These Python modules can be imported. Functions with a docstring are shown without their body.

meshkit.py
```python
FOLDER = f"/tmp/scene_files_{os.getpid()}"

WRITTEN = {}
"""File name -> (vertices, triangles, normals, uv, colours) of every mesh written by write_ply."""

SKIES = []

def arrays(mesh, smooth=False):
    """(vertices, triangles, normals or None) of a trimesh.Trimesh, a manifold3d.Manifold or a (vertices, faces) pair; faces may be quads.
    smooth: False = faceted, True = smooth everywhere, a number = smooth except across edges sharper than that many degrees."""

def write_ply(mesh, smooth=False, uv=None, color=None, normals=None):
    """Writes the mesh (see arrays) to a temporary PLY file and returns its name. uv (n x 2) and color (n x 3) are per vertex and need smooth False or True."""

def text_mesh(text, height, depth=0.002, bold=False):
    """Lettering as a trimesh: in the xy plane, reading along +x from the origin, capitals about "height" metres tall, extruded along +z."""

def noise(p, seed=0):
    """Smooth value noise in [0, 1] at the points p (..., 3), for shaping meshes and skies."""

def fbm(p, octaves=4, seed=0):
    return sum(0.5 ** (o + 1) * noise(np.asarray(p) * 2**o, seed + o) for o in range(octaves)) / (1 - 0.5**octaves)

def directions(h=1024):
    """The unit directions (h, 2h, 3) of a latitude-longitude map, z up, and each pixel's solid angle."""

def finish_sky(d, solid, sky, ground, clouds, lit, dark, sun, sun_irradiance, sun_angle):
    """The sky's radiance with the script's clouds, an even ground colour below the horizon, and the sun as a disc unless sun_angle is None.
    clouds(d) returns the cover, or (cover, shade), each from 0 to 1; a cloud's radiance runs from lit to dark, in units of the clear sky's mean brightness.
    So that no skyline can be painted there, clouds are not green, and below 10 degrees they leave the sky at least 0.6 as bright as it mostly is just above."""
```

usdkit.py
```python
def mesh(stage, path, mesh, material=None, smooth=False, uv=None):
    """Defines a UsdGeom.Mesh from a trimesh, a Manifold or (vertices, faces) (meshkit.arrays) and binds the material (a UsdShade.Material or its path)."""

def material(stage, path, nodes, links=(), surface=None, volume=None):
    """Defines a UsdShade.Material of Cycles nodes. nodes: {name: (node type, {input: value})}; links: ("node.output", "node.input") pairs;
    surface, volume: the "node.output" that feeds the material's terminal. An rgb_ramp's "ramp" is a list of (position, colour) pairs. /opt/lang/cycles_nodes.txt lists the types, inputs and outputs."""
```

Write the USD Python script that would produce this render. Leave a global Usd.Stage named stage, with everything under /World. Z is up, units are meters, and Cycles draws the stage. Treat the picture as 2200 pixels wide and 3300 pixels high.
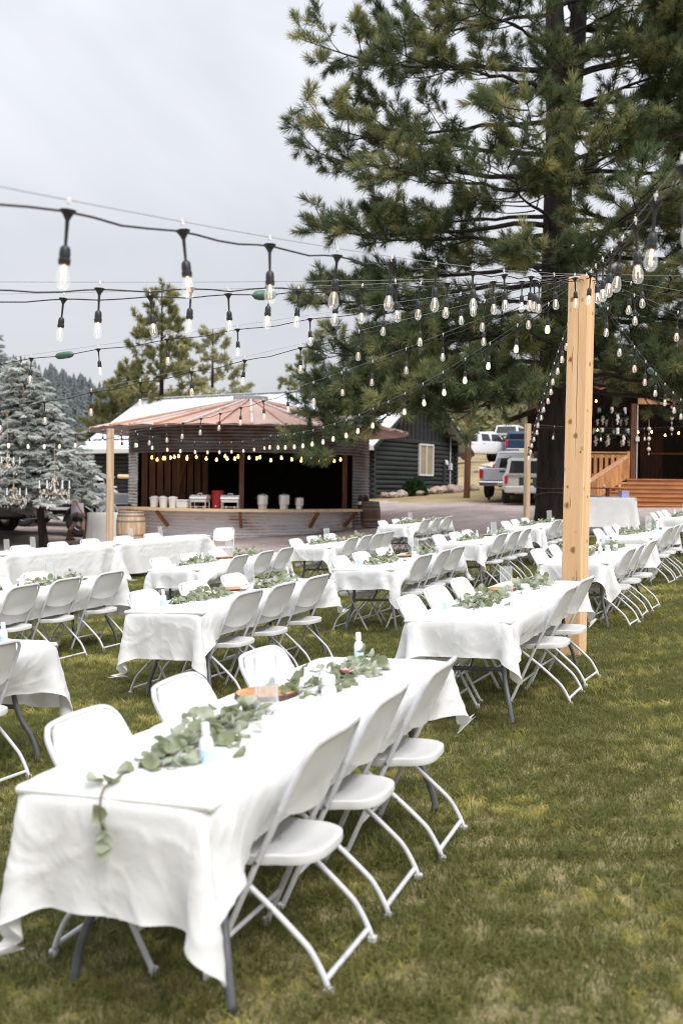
import math, random
import numpy as np
import trimesh, usdkit, meshkit
from scipy.interpolate import RBFInterpolator
from pxr import Usd, UsdGeom, UsdLux, UsdShade, Gf, Sdf, Vt

stage = Usd.Stage.CreateInMemory()
UsdGeom.SetStageUpAxis(stage, 'Z')
UsdGeom.SetStageMetersPerUnit(stage, 1.0)
world = UsdGeom.Xform.Define(stage, '/World')
UsdGeom.Scope.Define(stage, '/World/Looks')
PI = math.pi
R = np.random.default_rng(7)

# ------------------------------------------------------------------ camera
PITCH, ROLL, EYE, FPX = math.radians(1.4787), math.radians(-0.6), 1.6886, 3281.0
cam = UsdGeom.Camera.Define(stage, '/World/camera')
cam.CreateHorizontalApertureAttr(24.0)
cam.CreateVerticalApertureAttr(36.0)
cam.CreateFocalLengthAttr(FPX / 2200 * 24)
cam.CreateFStopAttr(2.2)
cam.CreateFocusDistanceAttr(8.6)
cam.CreateClippingRangeAttr(Gf.Vec2f(0.05, 20000))
_s, _c = math.sin(PITCH), math.cos(PITCH)
_u0 = np.array([0, _s, _c]); _r0 = np.array([1.0, 0, 0]); _f = np.array([0, _c, -_s])
_right = math.cos(ROLL) * _r0 - math.sin(ROLL) * _u0
_up = math.sin(ROLL) * _r0 + math.cos(ROLL) * _u0
cm = Gf.Matrix4d(*_right, 0, *_up, 0, *(-_f), 0, 0, 0, EYE, 1)
cam.AddTransformOp().Set(cm)
cam.CreateExposureAttr(1.02)

# ------------------------------------------------------------------ sky and sun (overcast)
SUN_EL, SUN_ROT = math.radians(50), math.atan2(0.5, -0.8)
dome = UsdLux.DomeLight.Define(stage, '/World/sky')
usdkit.material(stage, '/World/Looks/sky', {
    'tc': ('texture_coordinate', {}), 'sx': ('separate_xyz', {}), 'mz': ('math', {'math_type': 'maximum', 'value2': 0.0}),
    'z2': ('math', {'math_type': 'power', 'value2': 1.9}), 'grad': ('math', {'math_type': 'multiply_add', 'value2': 3.2, 'value3': 1.0}),     # an overcast sky is brighter overhead
    'map': ('mapping', {'scale': (1.0, 1.0, 2.4), 'location': (0.35, 0.1, 0.22)}),
    'n1': ('noise_texture', {'scale': 1.25, 'detail': 5.0, 'roughness': 0.48, 'distortion': 0.6}),
    'ramp': ('rgb_ramp', {'ramp': [(0.30, (2.10, 2.18, 2.38)), (0.5, (2.62, 2.70, 2.90)), (0.66, (3.35, 3.42, 3.58))]}),
    'gm': ('vector_math', {'math_type': 'scale'}),
    'sk': ('sky_texture', {'sky_type': 'single_scattering', 'sun_disc': False, 'sun_elevation': SUN_EL, 'sun_rotation': SUN_ROT, 'aerosol_density': 2.0}),
    'mx': ('mix_color', {'fac': 0.95, 'use_clamp': False}),
    'bg': ('background_shader', {'strength': 0.1}),
}, [('tc.generated', 'map.vector'), ('map.vector', 'n1.vector'), ('n1.fac', 'ramp.fac'), ('tc.generated', 'sx.vector'), ('sx.z', 'mz.value1'), ('mz.value', 'z2.value1'), ('z2.value', 'grad.value1'), ('ramp.color', 'gm.vector1'), ('grad.value', 'gm.scale'),
    ('sk.color', 'mx.a'), ('gm.vector', 'mx.b'), ('mx.result', 'bg.color')], surface='bg.background')
UsdShade.MaterialBindingAPI.Apply(dome.GetPrim()).Bind(UsdShade.Material.Get(stage, '/World/Looks/sky'))
dome.GetPrim().SetCustomDataByKey('kind', 'structure')
sun = UsdLux.DistantLight.Define(stage, '/World/sun')
sun.CreateIntensityAttr(0.4); sun.CreateAngleAttr(30.0); sun.CreateNormalizeAttr(True) if hasattr(sun, 'CreateNormalizeAttr') else None
sun.GetPrim().GetAttribute('inputs:normalize').Set(True)
sun.CreateColorAttr(Gf.Vec3f(1.0, 0.97, 0.93))
sun.AddRotateXYZOp().Set(Gf.Vec3f(math.degrees(PI / 2 - SUN_EL), 0, math.degrees(PI - SUN_ROT)))

# ------------------------------------------------------------------ scene-graph helpers
_names = {}
def numbered(parent, name):
    k = (parent, name); n = _names.get(k, 0); _names[k] = n + 1
    return f'{parent}/{name}' + (f'_{n:03d}' if n else '')

def mat4(loc=(0, 0, 0), rz=0.0, tilt=0.0, s=1.0, rx=0.0, ry=0.0):
    """column-vector matrix: scale, rotate rx, ry, rz, then tilt about y (x rises), then move"""
    def rot(a, ax):
        c, s_ = math.cos(a), math.sin(a); m = np.eye(4); i, j = [(1, 2), (2, 0), (0, 1)][ax]
        m[i, i] = c; m[j, j] = c; m[i, j] = -s_; m[j, i] = s_; return m
    m = rot(-tilt, 1) @ rot(rz, 2) @ rot(ry, 1) @ rot(rx, 0) @ np.diag([s, s, s, 1.0]); m[:3, 3] += loc
    return m

def set_matrix(prim, M):
    UsdGeom.Xformable(prim).AddTransformOp().Set(Gf.Matrix4d(*np.asarray(M, float).T.ravel().tolist()))

def tag(prim, label=None, cat=None, group=None, kind=None):
    for k, v in (('label', label), ('category', cat), ('group', group), ('kind', kind)):
        if v: prim.SetCustomDataByKey(k, v)
    return prim

def thing(name, label, cat, M=None, group=None, kind=None):
    p = UsdGeom.Xform.Define(stage, numbered('/World', name)).GetPrim()
    if M is not None: set_matrix(p, M)
    return tag(p, label, cat, group, kind)

LOOK = {}
def part(parent, name, mesh, mat, smooth=False, label=None, kind=None):
    base = parent if isinstance(parent, str) else str(parent.GetPath())
    p = usdkit.mesh(stage, numbered(base, name), mesh, LOOK[mat], smooth=smooth).GetPrim()
    return tag(p, label, kind=kind)

def single(name, mesh, mat, label, cat, smooth=False, group=None, kind=None):
    p = usdkit.mesh(stage, numbered('/World', name), mesh, LOOK[mat], smooth=smooth).GetPrim()
    return tag(p, label, cat, group, kind)

def setting(name, mesh, mat, smooth=False):
    p = usdkit.mesh(stage, numbered('/World', name), mesh, LOOK[mat], smooth=smooth).GetPrim()
    return tag(p, kind='structure')

def copy_of(src, M, label, cat=None, group=None, name=None):
    was = src.GetCustomData()
    nm = name or '_'.join(x for x in src.GetName().split('_') if not x.isdigit())
    p = UsdGeom.Xform.Define(stage, numbered('/World', nm)).GetPrim()
    p.GetReferences().AddInternalReference(src.GetPath()); p.SetInstanceable(True)
    UsdGeom.Xformable(p).ClearXformOpOrder()
    a = UsdGeom.Xformable(p)
    op = p.GetAttribute('xformOp:transform')
    a.MakeMatrixXform().Set(Gf.Matrix4d(*np.asarray(M, float).T.ravel().tolist()))
    return tag(p, label, cat or was.get('category'), group or was.get('group'))

def proto(name):
    """a class prim: its parts are referenced by every copy"""
    _c = stage.CreateClassPrim('/Prototypes') if not stage.GetPrimAtPath('/Prototypes') else None
    return UsdGeom.Xform.Define(stage, numbered('/Prototypes', name)).GetPrim()

def place(pr, name, M, label, cat, group=None):
    p = UsdGeom.Xform.Define(stage, numbered('/World', name)).GetPrim()
    p.GetReferences().AddInternalReference(pr.GetPath()); p.SetInstanceable(True)
    set_matrix(p, M)
    return tag(p, label, cat, group)

# ------------------------------------------------------------------ mesh helpers: everything is (vertices, triangles)
def V_(x): return np.asarray(x, float)
def tri(v, f):
    f = np.asarray(f, int)
    if f.ndim == 2 and f.shape[1] == 4: f = np.vstack([f[:, [0, 1, 2]], f[:, [0, 2, 3]]])
    return V_(v).reshape(-1, 3), f
def join(ms):
    vs, fs, n = [], [], 0
    for v, f in ms:
        vs.append(v); fs.append(f + n); n += len(v)
    return np.vstack(vs), np.vstack(fs)
def xf(m, M):
    v, f = m; return v @ M[:3, :3].T + M[:3, 3], f
def mv(m, loc=(0, 0, 0), rz=0.0, **k): return xf(m, mat4(loc, rz, **k))
def tm(mesh): return np.array(mesh.vertices), np.array(mesh.faces)

def box(lo, hi, b=0.0):
    lo, hi = V_(lo), V_(hi)
    if b <= 0:
        v = np.array([[x, y, z] for x in (lo[0], hi[0]) for y in (lo[1], hi[1]) for z in (lo[2], hi[2])])
        return tri(v, [[0, 1, 3, 2], [4, 6, 7, 5], [0, 4, 5, 1], [2, 3, 7, 6], [0, 2, 6, 4], [1, 5, 7, 3]])
    b = min(b, (hi - lo).min() * 0.45)
    v = []
    for x in (0, 1):
        for y in (0, 1):
            for z in (0, 1):
                c = np.where([x, y, z], hi, lo); s = np.where([x, y, z], -1, 1) * b
                for ax in range(3):
                    q = c + s; q[ax] = c[ax]; v.append(q)
    h = trimesh.convex.convex_hull(np.array(v)); return tm(h)

def beam(p0, p1, w, h, up=(0, 0, 1), b=0.0):
    """a bar of section w x h from p0 to p1"""
    p0, p1 = V_(p0), V_(p1); d = p1 - p0; L = np.linalg.norm(d); d /= L
    s = np.cross(d, V_(up)); s /= np.linalg.norm(s); u = np.cross(s, d)
    v, f = box((0, -w / 2, -h / 2), (L, w / 2, h / 2), b)
    return v @ np.array([d, s, u]) * 1.0 + p0, f

def tube(pts, r, n=8, cap=True):
    p = V_(pts); m = len(p); r = np.broadcast_to(r, (m,))
    t = np.gradient(p, axis=0); t /= np.linalg.norm(t, axis=1, keepdims=True) + 1e-12
    a = np.cross(t[0], [0, 0, 1.0]) if abs(t[0][2]) < 0.9 else np.cross(t[0], [1.0, 0, 0])
    a /= np.linalg.norm(a); A = [a]
    for i in range(1, m):
        a = A[-1] - t[i] * (A[-1] @ t[i]); a /= np.linalg.norm(a) + 1e-12; A.append(a)
    A = np.array(A); B = np.cross(t, A); ang = np.arange(n) * 2 * PI / n
    v = p[:, None] + r[:, None, None] * (np.cos(ang)[None, :, None] * A[:, None] + np.sin(ang)[None, :, None] * B[:, None])
    i, j = np.meshgrid(np.arange(m - 1), np.arange(n), indexing='ij')
    q = np.stack([i * n + j, i * n + (j + 1) % n, (i + 1) * n + (j + 1) % n, (i + 1) * n + j], -1).reshape(-1, 4)
    v = v.reshape(-1, 3); f = np.vstack([q[:, [0, 1, 2]], q[:, [0, 2, 3]]])
    if cap:
        v = np.vstack([v, p[0], p[-1]]); k = len(v)
        jj = np.arange(n); f = np.vstack([f, np.stack([(jj + 1) % n, jj, np.full(n, k - 2)], 1), np.stack([(m - 1) * n + jj, (m - 1) * n + (jj + 1) % n, np.full(n, k - 1)], 1)])
    return v, f

def smooth_path(pts, n=4):
    """Catmull-Rom through the points"""
    p = V_(pts); q = np.vstack([2 * p[0] - p[1], p, 2 * p[-1] - p[-2]]); out = []
    for i in range(1, len(q) - 2):
        for t in np.linspace(0, 1, n, endpoint=False):
            a, b, c, d = q[i - 1:i + 3]
            out.append(0.5 * (2 * b + (c - a) * t + (2 * a - 5 * b + 4 * c - d) * t * t + (3 * b - a - 3 * c + d) * t ** 3))
    return np.array(out + [p[-1]])

def lathe(prof, n=16, closed=True):
    prof = V_(prof); m = len(prof); ang = np.arange(n) * 2 * PI / n
    v = np.stack([prof[:, None, 0] * np.cos(ang), prof[:, None, 0] * np.sin(ang), np.repeat(prof[:, 1:2], n, 1)], -1).reshape(-1, 3)
    i, j = np.meshgrid(np.arange(m - 1), np.arange(n), indexing='ij')
    return tri(v, np.stack([i * n + j, i * n + (j + 1) % n, (i + 1) * n + (j + 1) % n, (i + 1) * n + j], -1).reshape(-1, 4))

def prism(poly, y0, y1):
    """polygon in (x, z) run along y"""
    from shapely.geometry import Polygon
    m = trimesh.creation.extrude_polygon(Polygon(poly), y1 - y0, engine='earcut')
    v, f = tm(m); v = np.stack([v[:, 0], y1 - v[:, 2], v[:, 1]], 1); return v, f[:, ::-1] if False else f

def grid_mesh(X, Y, Z):
    ny, nx = X.shape; v = np.stack([X, Y, Z], -1).reshape(-1, 3)
    i, j = np.meshgrid(np.arange(ny - 1), np.arange(nx - 1), indexing='ij'); k = i * nx + j
    return tri(v, np.stack([k, k + 1, k + nx + 1, k + nx], -1).reshape(-1, 4))

def blob(r, seed, squash=(1, 1, 1), rough=0.25, sub=2):
    m = trimesh.creation.icosphere(sub); v = np.array(m.vertices)
    d = meshkit.fbm(v * 1.3 + seed * 7.1, 3, seed) - 0.5
    v = v * (1 + rough * 2 * d)[:, None] * np.array(squash) * r
    return v, np.array(m.faces)

def quat(Rm):
    """row of quaternions (w, x, y, z) of rotation matrices n x 3 x 3"""
    from scipy.spatial.transform import Rotation
    q = Rotation.from_matrix(Rm).as_quat(); return q[:, [3, 0, 1, 2]]

def scatter(path, protos, idx, pos, q, sc, label=None, cat=None, kind='stuff'):
    """PointInstancer; protos: list of (mesh, material)"""
    pi = UsdGeom.PointInstancer.Define(stage, path); tg = []
    for k, (m, mt) in enumerate(protos):
        pm = usdkit.mesh(stage, f'{path}/{["sprig","sprig_001","sprig_002","sprig_003","sprig_004","sprig_005"][k]}', m, LOOK[mt]); tg.append(pm.GetPath())
    pi.CreatePrototypesRel().SetTargets(tg)
    pi.CreateProtoIndicesAttr(Vt.IntArray.FromNumpy(np.asarray(idx, np.int32)))
    pi.CreatePositionsAttr(Vt.Vec3fArray.FromNumpy(np.asarray(pos, np.float32)))
    pi.CreateOrientationsAttr(Vt.QuathArray([Gf.Quath(float(a[0]), float(a[1]), float(a[2]), float(a[3])) for a in q]))
    sc = np.asarray(sc, np.float32)
    if sc.ndim == 1: sc = np.repeat(sc[:, None], 3, 1)
    pi.CreateScalesAttr(Vt.Vec3fArray.FromNumpy(sc))
    return tag(pi.GetPrim(), label, cat, None, kind)

def frames(d, spin=None):
    """rotation matrices whose z axis is d, with a spin"""
    d = V_(d); d = d / np.linalg.norm(d, axis=1, keepdims=True)
    a = np.where(np.abs(d[:, 2:]) < 0.9, [0, 0, 1.0], [1.0, 0, 0]); x = np.cross(a, d); x /= np.linalg.norm(x, axis=1, keepdims=True); y = np.cross(d, x)
    if spin is not None:
        c, s = np.cos(spin)[:, None], np.sin(spin)[:, None]; x, y = c * x + s * y, -s * x + c * y
    return np.stack([x, y, d], -1)

# ------------------------------------------------------------------ materials
def mat(name, c, c2=None, scale=6.0, rough=0.6, bump=0.0, bscale=None, metal=0.0, stretch=(1, 1, 1), detail=4.0, spec=0.5, lo=0.35, hi=0.65, coords='object', emit=None, rand=0.0, sheen=0.0, sub=0.0):
    nodes = {'p': ('principled_bsdf', {'roughness': rough, 'metallic': metal, 'specular_ior_level': spec, 'base_color': c, 'sheen_weight': sheen})}
    links = []
    if c2 is not None or bump:
        nodes['tc'] = ('texture_coordinate', {}) if coords == 'object' else ('geometry', {})
        nodes['mp'] = ('mapping', {'scale': stretch}); links.append(('tc.object' if coords == 'object' else 'tc.position', 'mp.vector'))
    out = None
    if c2 is not None:
        nodes['n'] = ('noise_texture', {'scale': scale, 'detail': detail, 'roughness': 0.6})
        nodes['r'] = ('rgb_ramp', {'ramp': [(lo, c), (hi, c2)]})
        links += [('mp.vector', 'n.vector'), ('n.fac', 'r.fac')]; out = 'r.color'
    if rand:
        nodes['oi'] = ('object_info', {}); nodes['mr'] = ('map_range', {'to_min': 1 - rand, 'to_max': 1 + rand})
        nodes['hs'] = ('hsv', {'color': c}); links += [('oi.random', 'mr.value'), ('mr.result', 'hs.value')]
        if out: links.append((out, 'hs.color'))
        out = 'hs.color'
    if out: links.append((out, 'p.base_color'))
    if bump:
        nodes['bn'] = ('noise_texture', {'scale': bscale or scale * 4, 'detail': 4.0}); nodes['b'] = ('bump', {'strength': min(1.0, bump), 'distance': 0.01})
        links += [('mp.vector', 'bn.vector'), ('bn.fac', 'b.height'), ('b.normal', 'p.normal')]
    if emit:
        nodes['p'][1].update(emission_color=emit[0], emission_strength=emit[1])
    LOOK[name] = usdkit.material(stage, f'/World/Looks/{name}', nodes, links, surface='p.BSDF')

def leafmat(name, c, c2, trans=0.3, rough=0.55, scale=0.6, spec=0.3, lo=0.3, hi=0.7, sprig=0.0):
    """leaf: colour varies by place, by sprig and by leaf; some light passes through"""
    nodes = {'g': ('geometry', {}), 'o': ('object_info', {}), 'n': ('noise_texture', {'scale': scale, 'detail': 2.0}), 'ad': ('math', {'math_type': 'multiply_add', 'value2': 0.5, 'value3': -0.25}), 'as': ('math', {'math_type': 'multiply_add', 'value2': sprig, 'value3': -sprig / 2}), 'ad2': ('math', {'math_type': 'add'}), 'ad3': ('math', {'math_type': 'add'}),
             'r': ('rgb_ramp', {'ramp': [(lo, c), (hi, c2)]}), 'p': ('principled_bsdf', {'roughness': rough, 'specular_ior_level': spec}), 't': ('translucent_bsdf', {}), 'm': ('mix_closure', {'fac': trans})}
    links = [('g.position', 'n.vector'), ('g.random_per_island', 'ad.value1'), ('o.random', 'as.value1'), ('ad.value', 'ad2.value1'), ('n.fac', 'ad2.value2'), ('ad2.value', 'ad3.value1'), ('as.value', 'ad3.value2'), ('ad3.value', 'r.fac'), ('r.color', 'p.base_color'), ('r.color', 't.color'), ('p.BSDF', 'm.closure1'), ('t.BSDF', 'm.closure2')]
    LOOK[name] = usdkit.material(stage, f'/World/Looks/{name}', nodes, links, surface='m.closure')

def pane(name, tint=(1, 1, 1), rough=0.0, lo=.05, hi=.75, film=0.0):  # last argument: flat white mixed in, standing for pale sheen on glass
    nodes = {'t': ('transparent_bsdf', {'color': tint}), 'd': ('diffuse_bsdf', {'color': (.85, .86, .87)}), 'mf': ('mix_closure', {'fac': film}), 'g': ('glossy_bsdf', {'color': (1, 1, 1), 'roughness': rough}), 'f': ('layer_weight', {'blend': .5}), 'pw': ('math', {'math_type': 'power', 'value2': 3.0}), 'mr': ('map_range', {'to_min': lo, 'to_max': hi}), 'm': ('mix_closure', {})}
    LOOK[name] = usdkit.material(stage, f'/World/Looks/{name}', nodes, [('f.facing', 'pw.value1'), ('pw.value', 'mr.value'), ('mr.result', 'm.fac'), ('t.BSDF', 'mf.closure1'), ('d.BSDF', 'mf.closure2'), ('mf.closure', 'm.closure1'), ('g.BSDF', 'm.closure2')], surface='m.closure')

def wood(name, c, dark, axis=2, scale=9.0, squeeze=0.07, rough=0.6, knots=0.0, bump=0.25, rand=0.0):
    sc = [1.0, 1.0, 1.0]; sc[axis] = squeeze; kc = [1.6, 1.6, 1.6]; kc[axis] = 1.0
    nodes = {'tc': ('texture_coordinate', {}), 'mp': ('mapping', {'scale': sc}), 'n': ('noise_texture', {'scale': scale * 3, 'detail': 5.0, 'roughness': 0.6, 'distortion': 0.6}),
             'r': ('rgb_ramp', {'ramp': [(.3, dark), (.52, tuple(.5 * (a + b) for a, b in zip(c, dark))), (.62, c)]}), 'b': ('bump', {'strength': bump, 'distance': 0.006}), 'p': ('principled_bsdf', {'roughness': rough, 'specular_ior_level': .3})}
    links = [('tc.object', 'mp.vector'), ('mp.vector', 'n.vector'), ('n.fac', 'r.fac'), ('n.fac', 'b.height'), ('b.normal', 'p.normal')]
    out = 'r.color'
    if knots:
        nodes.update({'mk': ('mapping', {'scale': kc}), 'vk': ('voronoi_texture', {'scale': knots, 'randomness': 1.0}), 'rk': ('map_range', {'from_min': .035, 'from_max': .13, 'to_min': .85, 'to_max': 0.0, 'clamp': True}), 'mxk': ('mix_color', {'b': tuple(.45 * q for q in dark)})})
        links += [('tc.object', 'mk.vector'), ('mk.vector', 'vk.vector'), ('vk.distance', 'rk.value'), ('rk.result', 'mxk.fac'), (out, 'mxk.a')]; out = 'mxk.result'
    if rand:
        nodes.update({'oi': ('object_info', {}), 'mr': ('map_range', {'to_min': 1 - rand, 'to_max': 1 + rand}), 'hs': ('hsv', {})})
        links += [('oi.random', 'mr.value'), ('mr.result', 'hs.value'), (out, 'hs.color')]; out = 'hs.color'
    links.append((out, 'p.base_color'))
    LOOK[name] = usdkit.material(stage, f'/World/Looks/{name}', nodes, links, surface='p.BSDF')

# tablecloth
LOOK['cloth'] = usdkit.material(stage, '/World/Looks/cloth', {
    'tc': ('texture_coordinate', {}), 'n': ('noise_texture', {'scale': 3.0, 'detail': 4.0, 'roughness': 0.5, 'distortion': .5}), 'n2': ('noise_texture', {'scale': 16.0, 'detail': 3.0, 'distortion': 1.0}),
    'ml': ('math', {'math_type': 'multiply_add', 'value2': 0.22}),
    'b': ('bump', {'strength': 0.32, 'distance': 0.03}), 'p': ('principled_bsdf', {'base_color': (0.74, 0.74, 0.735), 'roughness': 0.8, 'specular_ior_level': 0.2, 'sheen_weight': 0.1}),
    't': ('translucent_bsdf', {'color': (0.85, 0.83, 0.76)}), 'm': ('mix_closure', {'fac': 0.16})},
    [('tc.object', 'n.vector'), ('tc.object', 'n2.vector'), ('n2.fac', 'ml.value1'), ('n.fac', 'ml.value3'), ('ml.value', 'b.height'), ('b.normal', 'p.normal'), ('p.BSDF', 'm.closure1'), ('t.BSDF', 'm.closure2')], surface='m.closure')
mat('cloth_bright', (.86, .855, .84), (.80, .795, .78), 5, rough=.85)  # lighter copy of the cloth colour, makes up for the pine shade
mat('resin', (0.73, 0.73, 0.725), (0.67, 0.67, 0.66), 5, rand=.05, rough=0.38, bump=0.08, bscale=300)
mat('frame_white', (0.64, 0.64, 0.66), (0.52, 0.52, 0.54), 9, rough=0.38)
mat('table_leg', (0.085, 0.09, 0.10), (0.13, 0.135, 0.15), 8, rough=0.4)
mat('table_top', (0.62, 0.62, 0.6), rough=0.5)
mat('rubber', (0.03, 0.03, 0.03), rough=0.7)
mat('rim_grey', (.12, .12, .13), rough=.4)

# ------------------------------------------------------------------ the ground
SLOPE = 0.05564
_pts = [(x, y, SLOPE * x) for x in (-9, -4, 0, 4, 9) for y in (-2, 6, 14, 20)]
_pts += [(-12, 26, -.42), (-8.7, 30, -.2), (-3.2, 31.8, .05), (-8, 36, -.05), (-14, 38, .1), (-3, 36, .1), (1.2, 30, .2), (5.5, 28, .45), (11, 26, .75), (6.7, 26, .55), (12, 33, .9), (11, 38, 1.05), (16, 38, 1.15),
         (1.3, 40, .75), (4.5, 38, .95), (1.3, 47, 1.15), (5.9, 54, 1.5), (3.5, 44, 1.15), (-9, 55, 1.05), (-16, 58, 1.0), (7.4, 41, 1.05), (6.2, 42.5, 1.1), (7.2, 50, 1.55), (8, 58, 2.3), (9, 65, 3.3), (9.3, 70, 3.5), (14, 68, 3.6), (15, 55, 2.3), (20, 44, 1.6), (-20, 30, -.5), (-25, 60, 1.0), (25, 25, 1.2), (25, 70, 4.0),
         (0, 85, 3.6), (-25, 90, 2.5), (25, 95, 6), (-14, -12, -.6), (14, -12, .6), (-60, 150, 4), (60, 150, 9), (0, 150, 6), (-60, 0, -1), (60, 0, 2), (0, -60, 0), (-60, -60, -1), (60, -60, 1), (-70, 70, 2), (70, 70, 6)]
_pts = np.array(_pts)
_rbf = RBFInterpolator(_pts[:, :2], _pts[:, 2], kernel='thin_plate_spline', smoothing=0.02)
def gz(x, y): return float(_rbf(np.array([[x, y]], float))[0])
def gzs(X, Y):
    s = X.shape; z = _rbf(np.stack([X.ravel(), Y.ravel()], 1)).reshape(s); return z
def sheet(x0, x1, nx, y0, y1, ny, off, inside=None):
    X, Y = np.meshgrid(np.linspace(x0, x1, nx), np.linspace(y0, y1, ny)); Z = gzs(X, Y) + off
    v, f = grid_mesh(X, Y, Z)
    if inside is not None:
        c = v[f].mean(1); f = f[inside(c[:, 0], c[:, 1])]
    return v, f

def lawn_edge(x): return 24.3 + 0.10 * x + 0.35 * np.sin(x * 0.9) + 0.2 * np.sin(x * 2.3 + 1)
def in_lawn(x, y): return (y < lawn_edge(x)) & (np.abs(x) < 24)
def gravel_far(x): return np.where(x < 1.5, 44.5, 44.5 - np.clip(x - 1.5, 0, 3) * 0.9) + 0.4 * np.sin(x * 1.7) + .25 * np.sin(x * 4.1)
def in_gravel(x, y): return (y > 23.0) & (y < np.where(x < -1, 52, gravel_far(x))) & (np.abs(x) < 26)

def groundmat(name, cols, scale, bump, bscale, rough=0.9, fine=90.0):
    LOOK[name] = usdkit.material(stage, f'/World/Looks/{name}', {
        'g': ('geometry', {}), 'n': ('noise_texture', {'scale': scale, 'detail': 6.0, 'roughness': 0.65}), 'n2': ('noise_texture', {'scale': fine, 'detail': 2.0}),
        'a': ('math', {'math_type': 'multiply_add', 'value2': 0.7, 'value3': -0.35}), 'a2': ('math', {'math_type': 'add'}), 'r': ('rgb_ramp', {'ramp': cols}),
        'bn': ('noise_texture', {'scale': bscale, 'detail': 4.0}), 'b': ('bump', {'strength': bump, 'distance': 0.03}), 'p': ('principled_bsdf', {'roughness': rough, 'specular_ior_level': 0.15})},
        [('g.position', 'n.vector'), ('g.position', 'n2.vector'), ('n2.fac', 'a.value1'), ('a.value', 'a2.value1'), ('n.fac', 'a2.value2'), ('a2.value', 'r.fac'), ('r.color', 'p.base_color'), ('g.position', 'bn.vector'), ('bn.fac', 'b.height'), ('b.normal', 'p.normal')], surface='p.BSDF')
groundmat('dry_ground', [(.3, (.17, .125, .065)), (.5, (.30, .23, .12)), (.7, (.36, .29, .17))], 0.5, 0.8, 12, fine=30)
groundmat('soil', [(.3, (.13, .12, .06)), (.5, (.24, .20, .10)), (.7, (.38, .30, .17))], 1.2, 0.7, 40)
groundmat('gravel', [(.25, (.27, .21, .19)), (.5, (.42, .34, .31)), (.75, (.54, .46, .43))], 0.6, 1.0, 25, fine=40)
# one sheet out to the horizon; finer near, coarser away
def far_ground():
    g = 1.12 ** np.arange(0, 46); ax = np.concatenate([-(30 + np.cumsum(g)[::-1]), np.linspace(-30, 30, 61), 30 + np.cumsum(g)])
    ay = np.concatenate([-(10 + np.cumsum(g)[::-1]), np.linspace(-10, 110, 121), 110 + np.cumsum(g)])
    ax = np.clip(ax, -1500, 1500); ay = np.clip(ay, -1500, 1500)
    X, Y = np.meshgrid(np.unique(ax), np.unique(ay))
    r = np.hypot(X, Y - 40); w = np.clip((r - 80) / 80, 0, 1)
    Z = gzs(np.clip(X, -70, 70), np.clip(Y, -60, 150)) * (1 - w) + (3.0 + 0.01 * Y) * w
    return grid_mesh(X, Y, Z - 0.05)
setting('ground', far_ground(), 'dry_ground', smooth=True)
setting('lawn', sheet(-24, 24, 161, -6, 28, 115, 0.0, in_lawn), 'soil', smooth=True)
setting('gravel_drive', sheet(-26, 26, 131, 22, 53, 81, -0.02, in_gravel), 'gravel', smooth=True)

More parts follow.
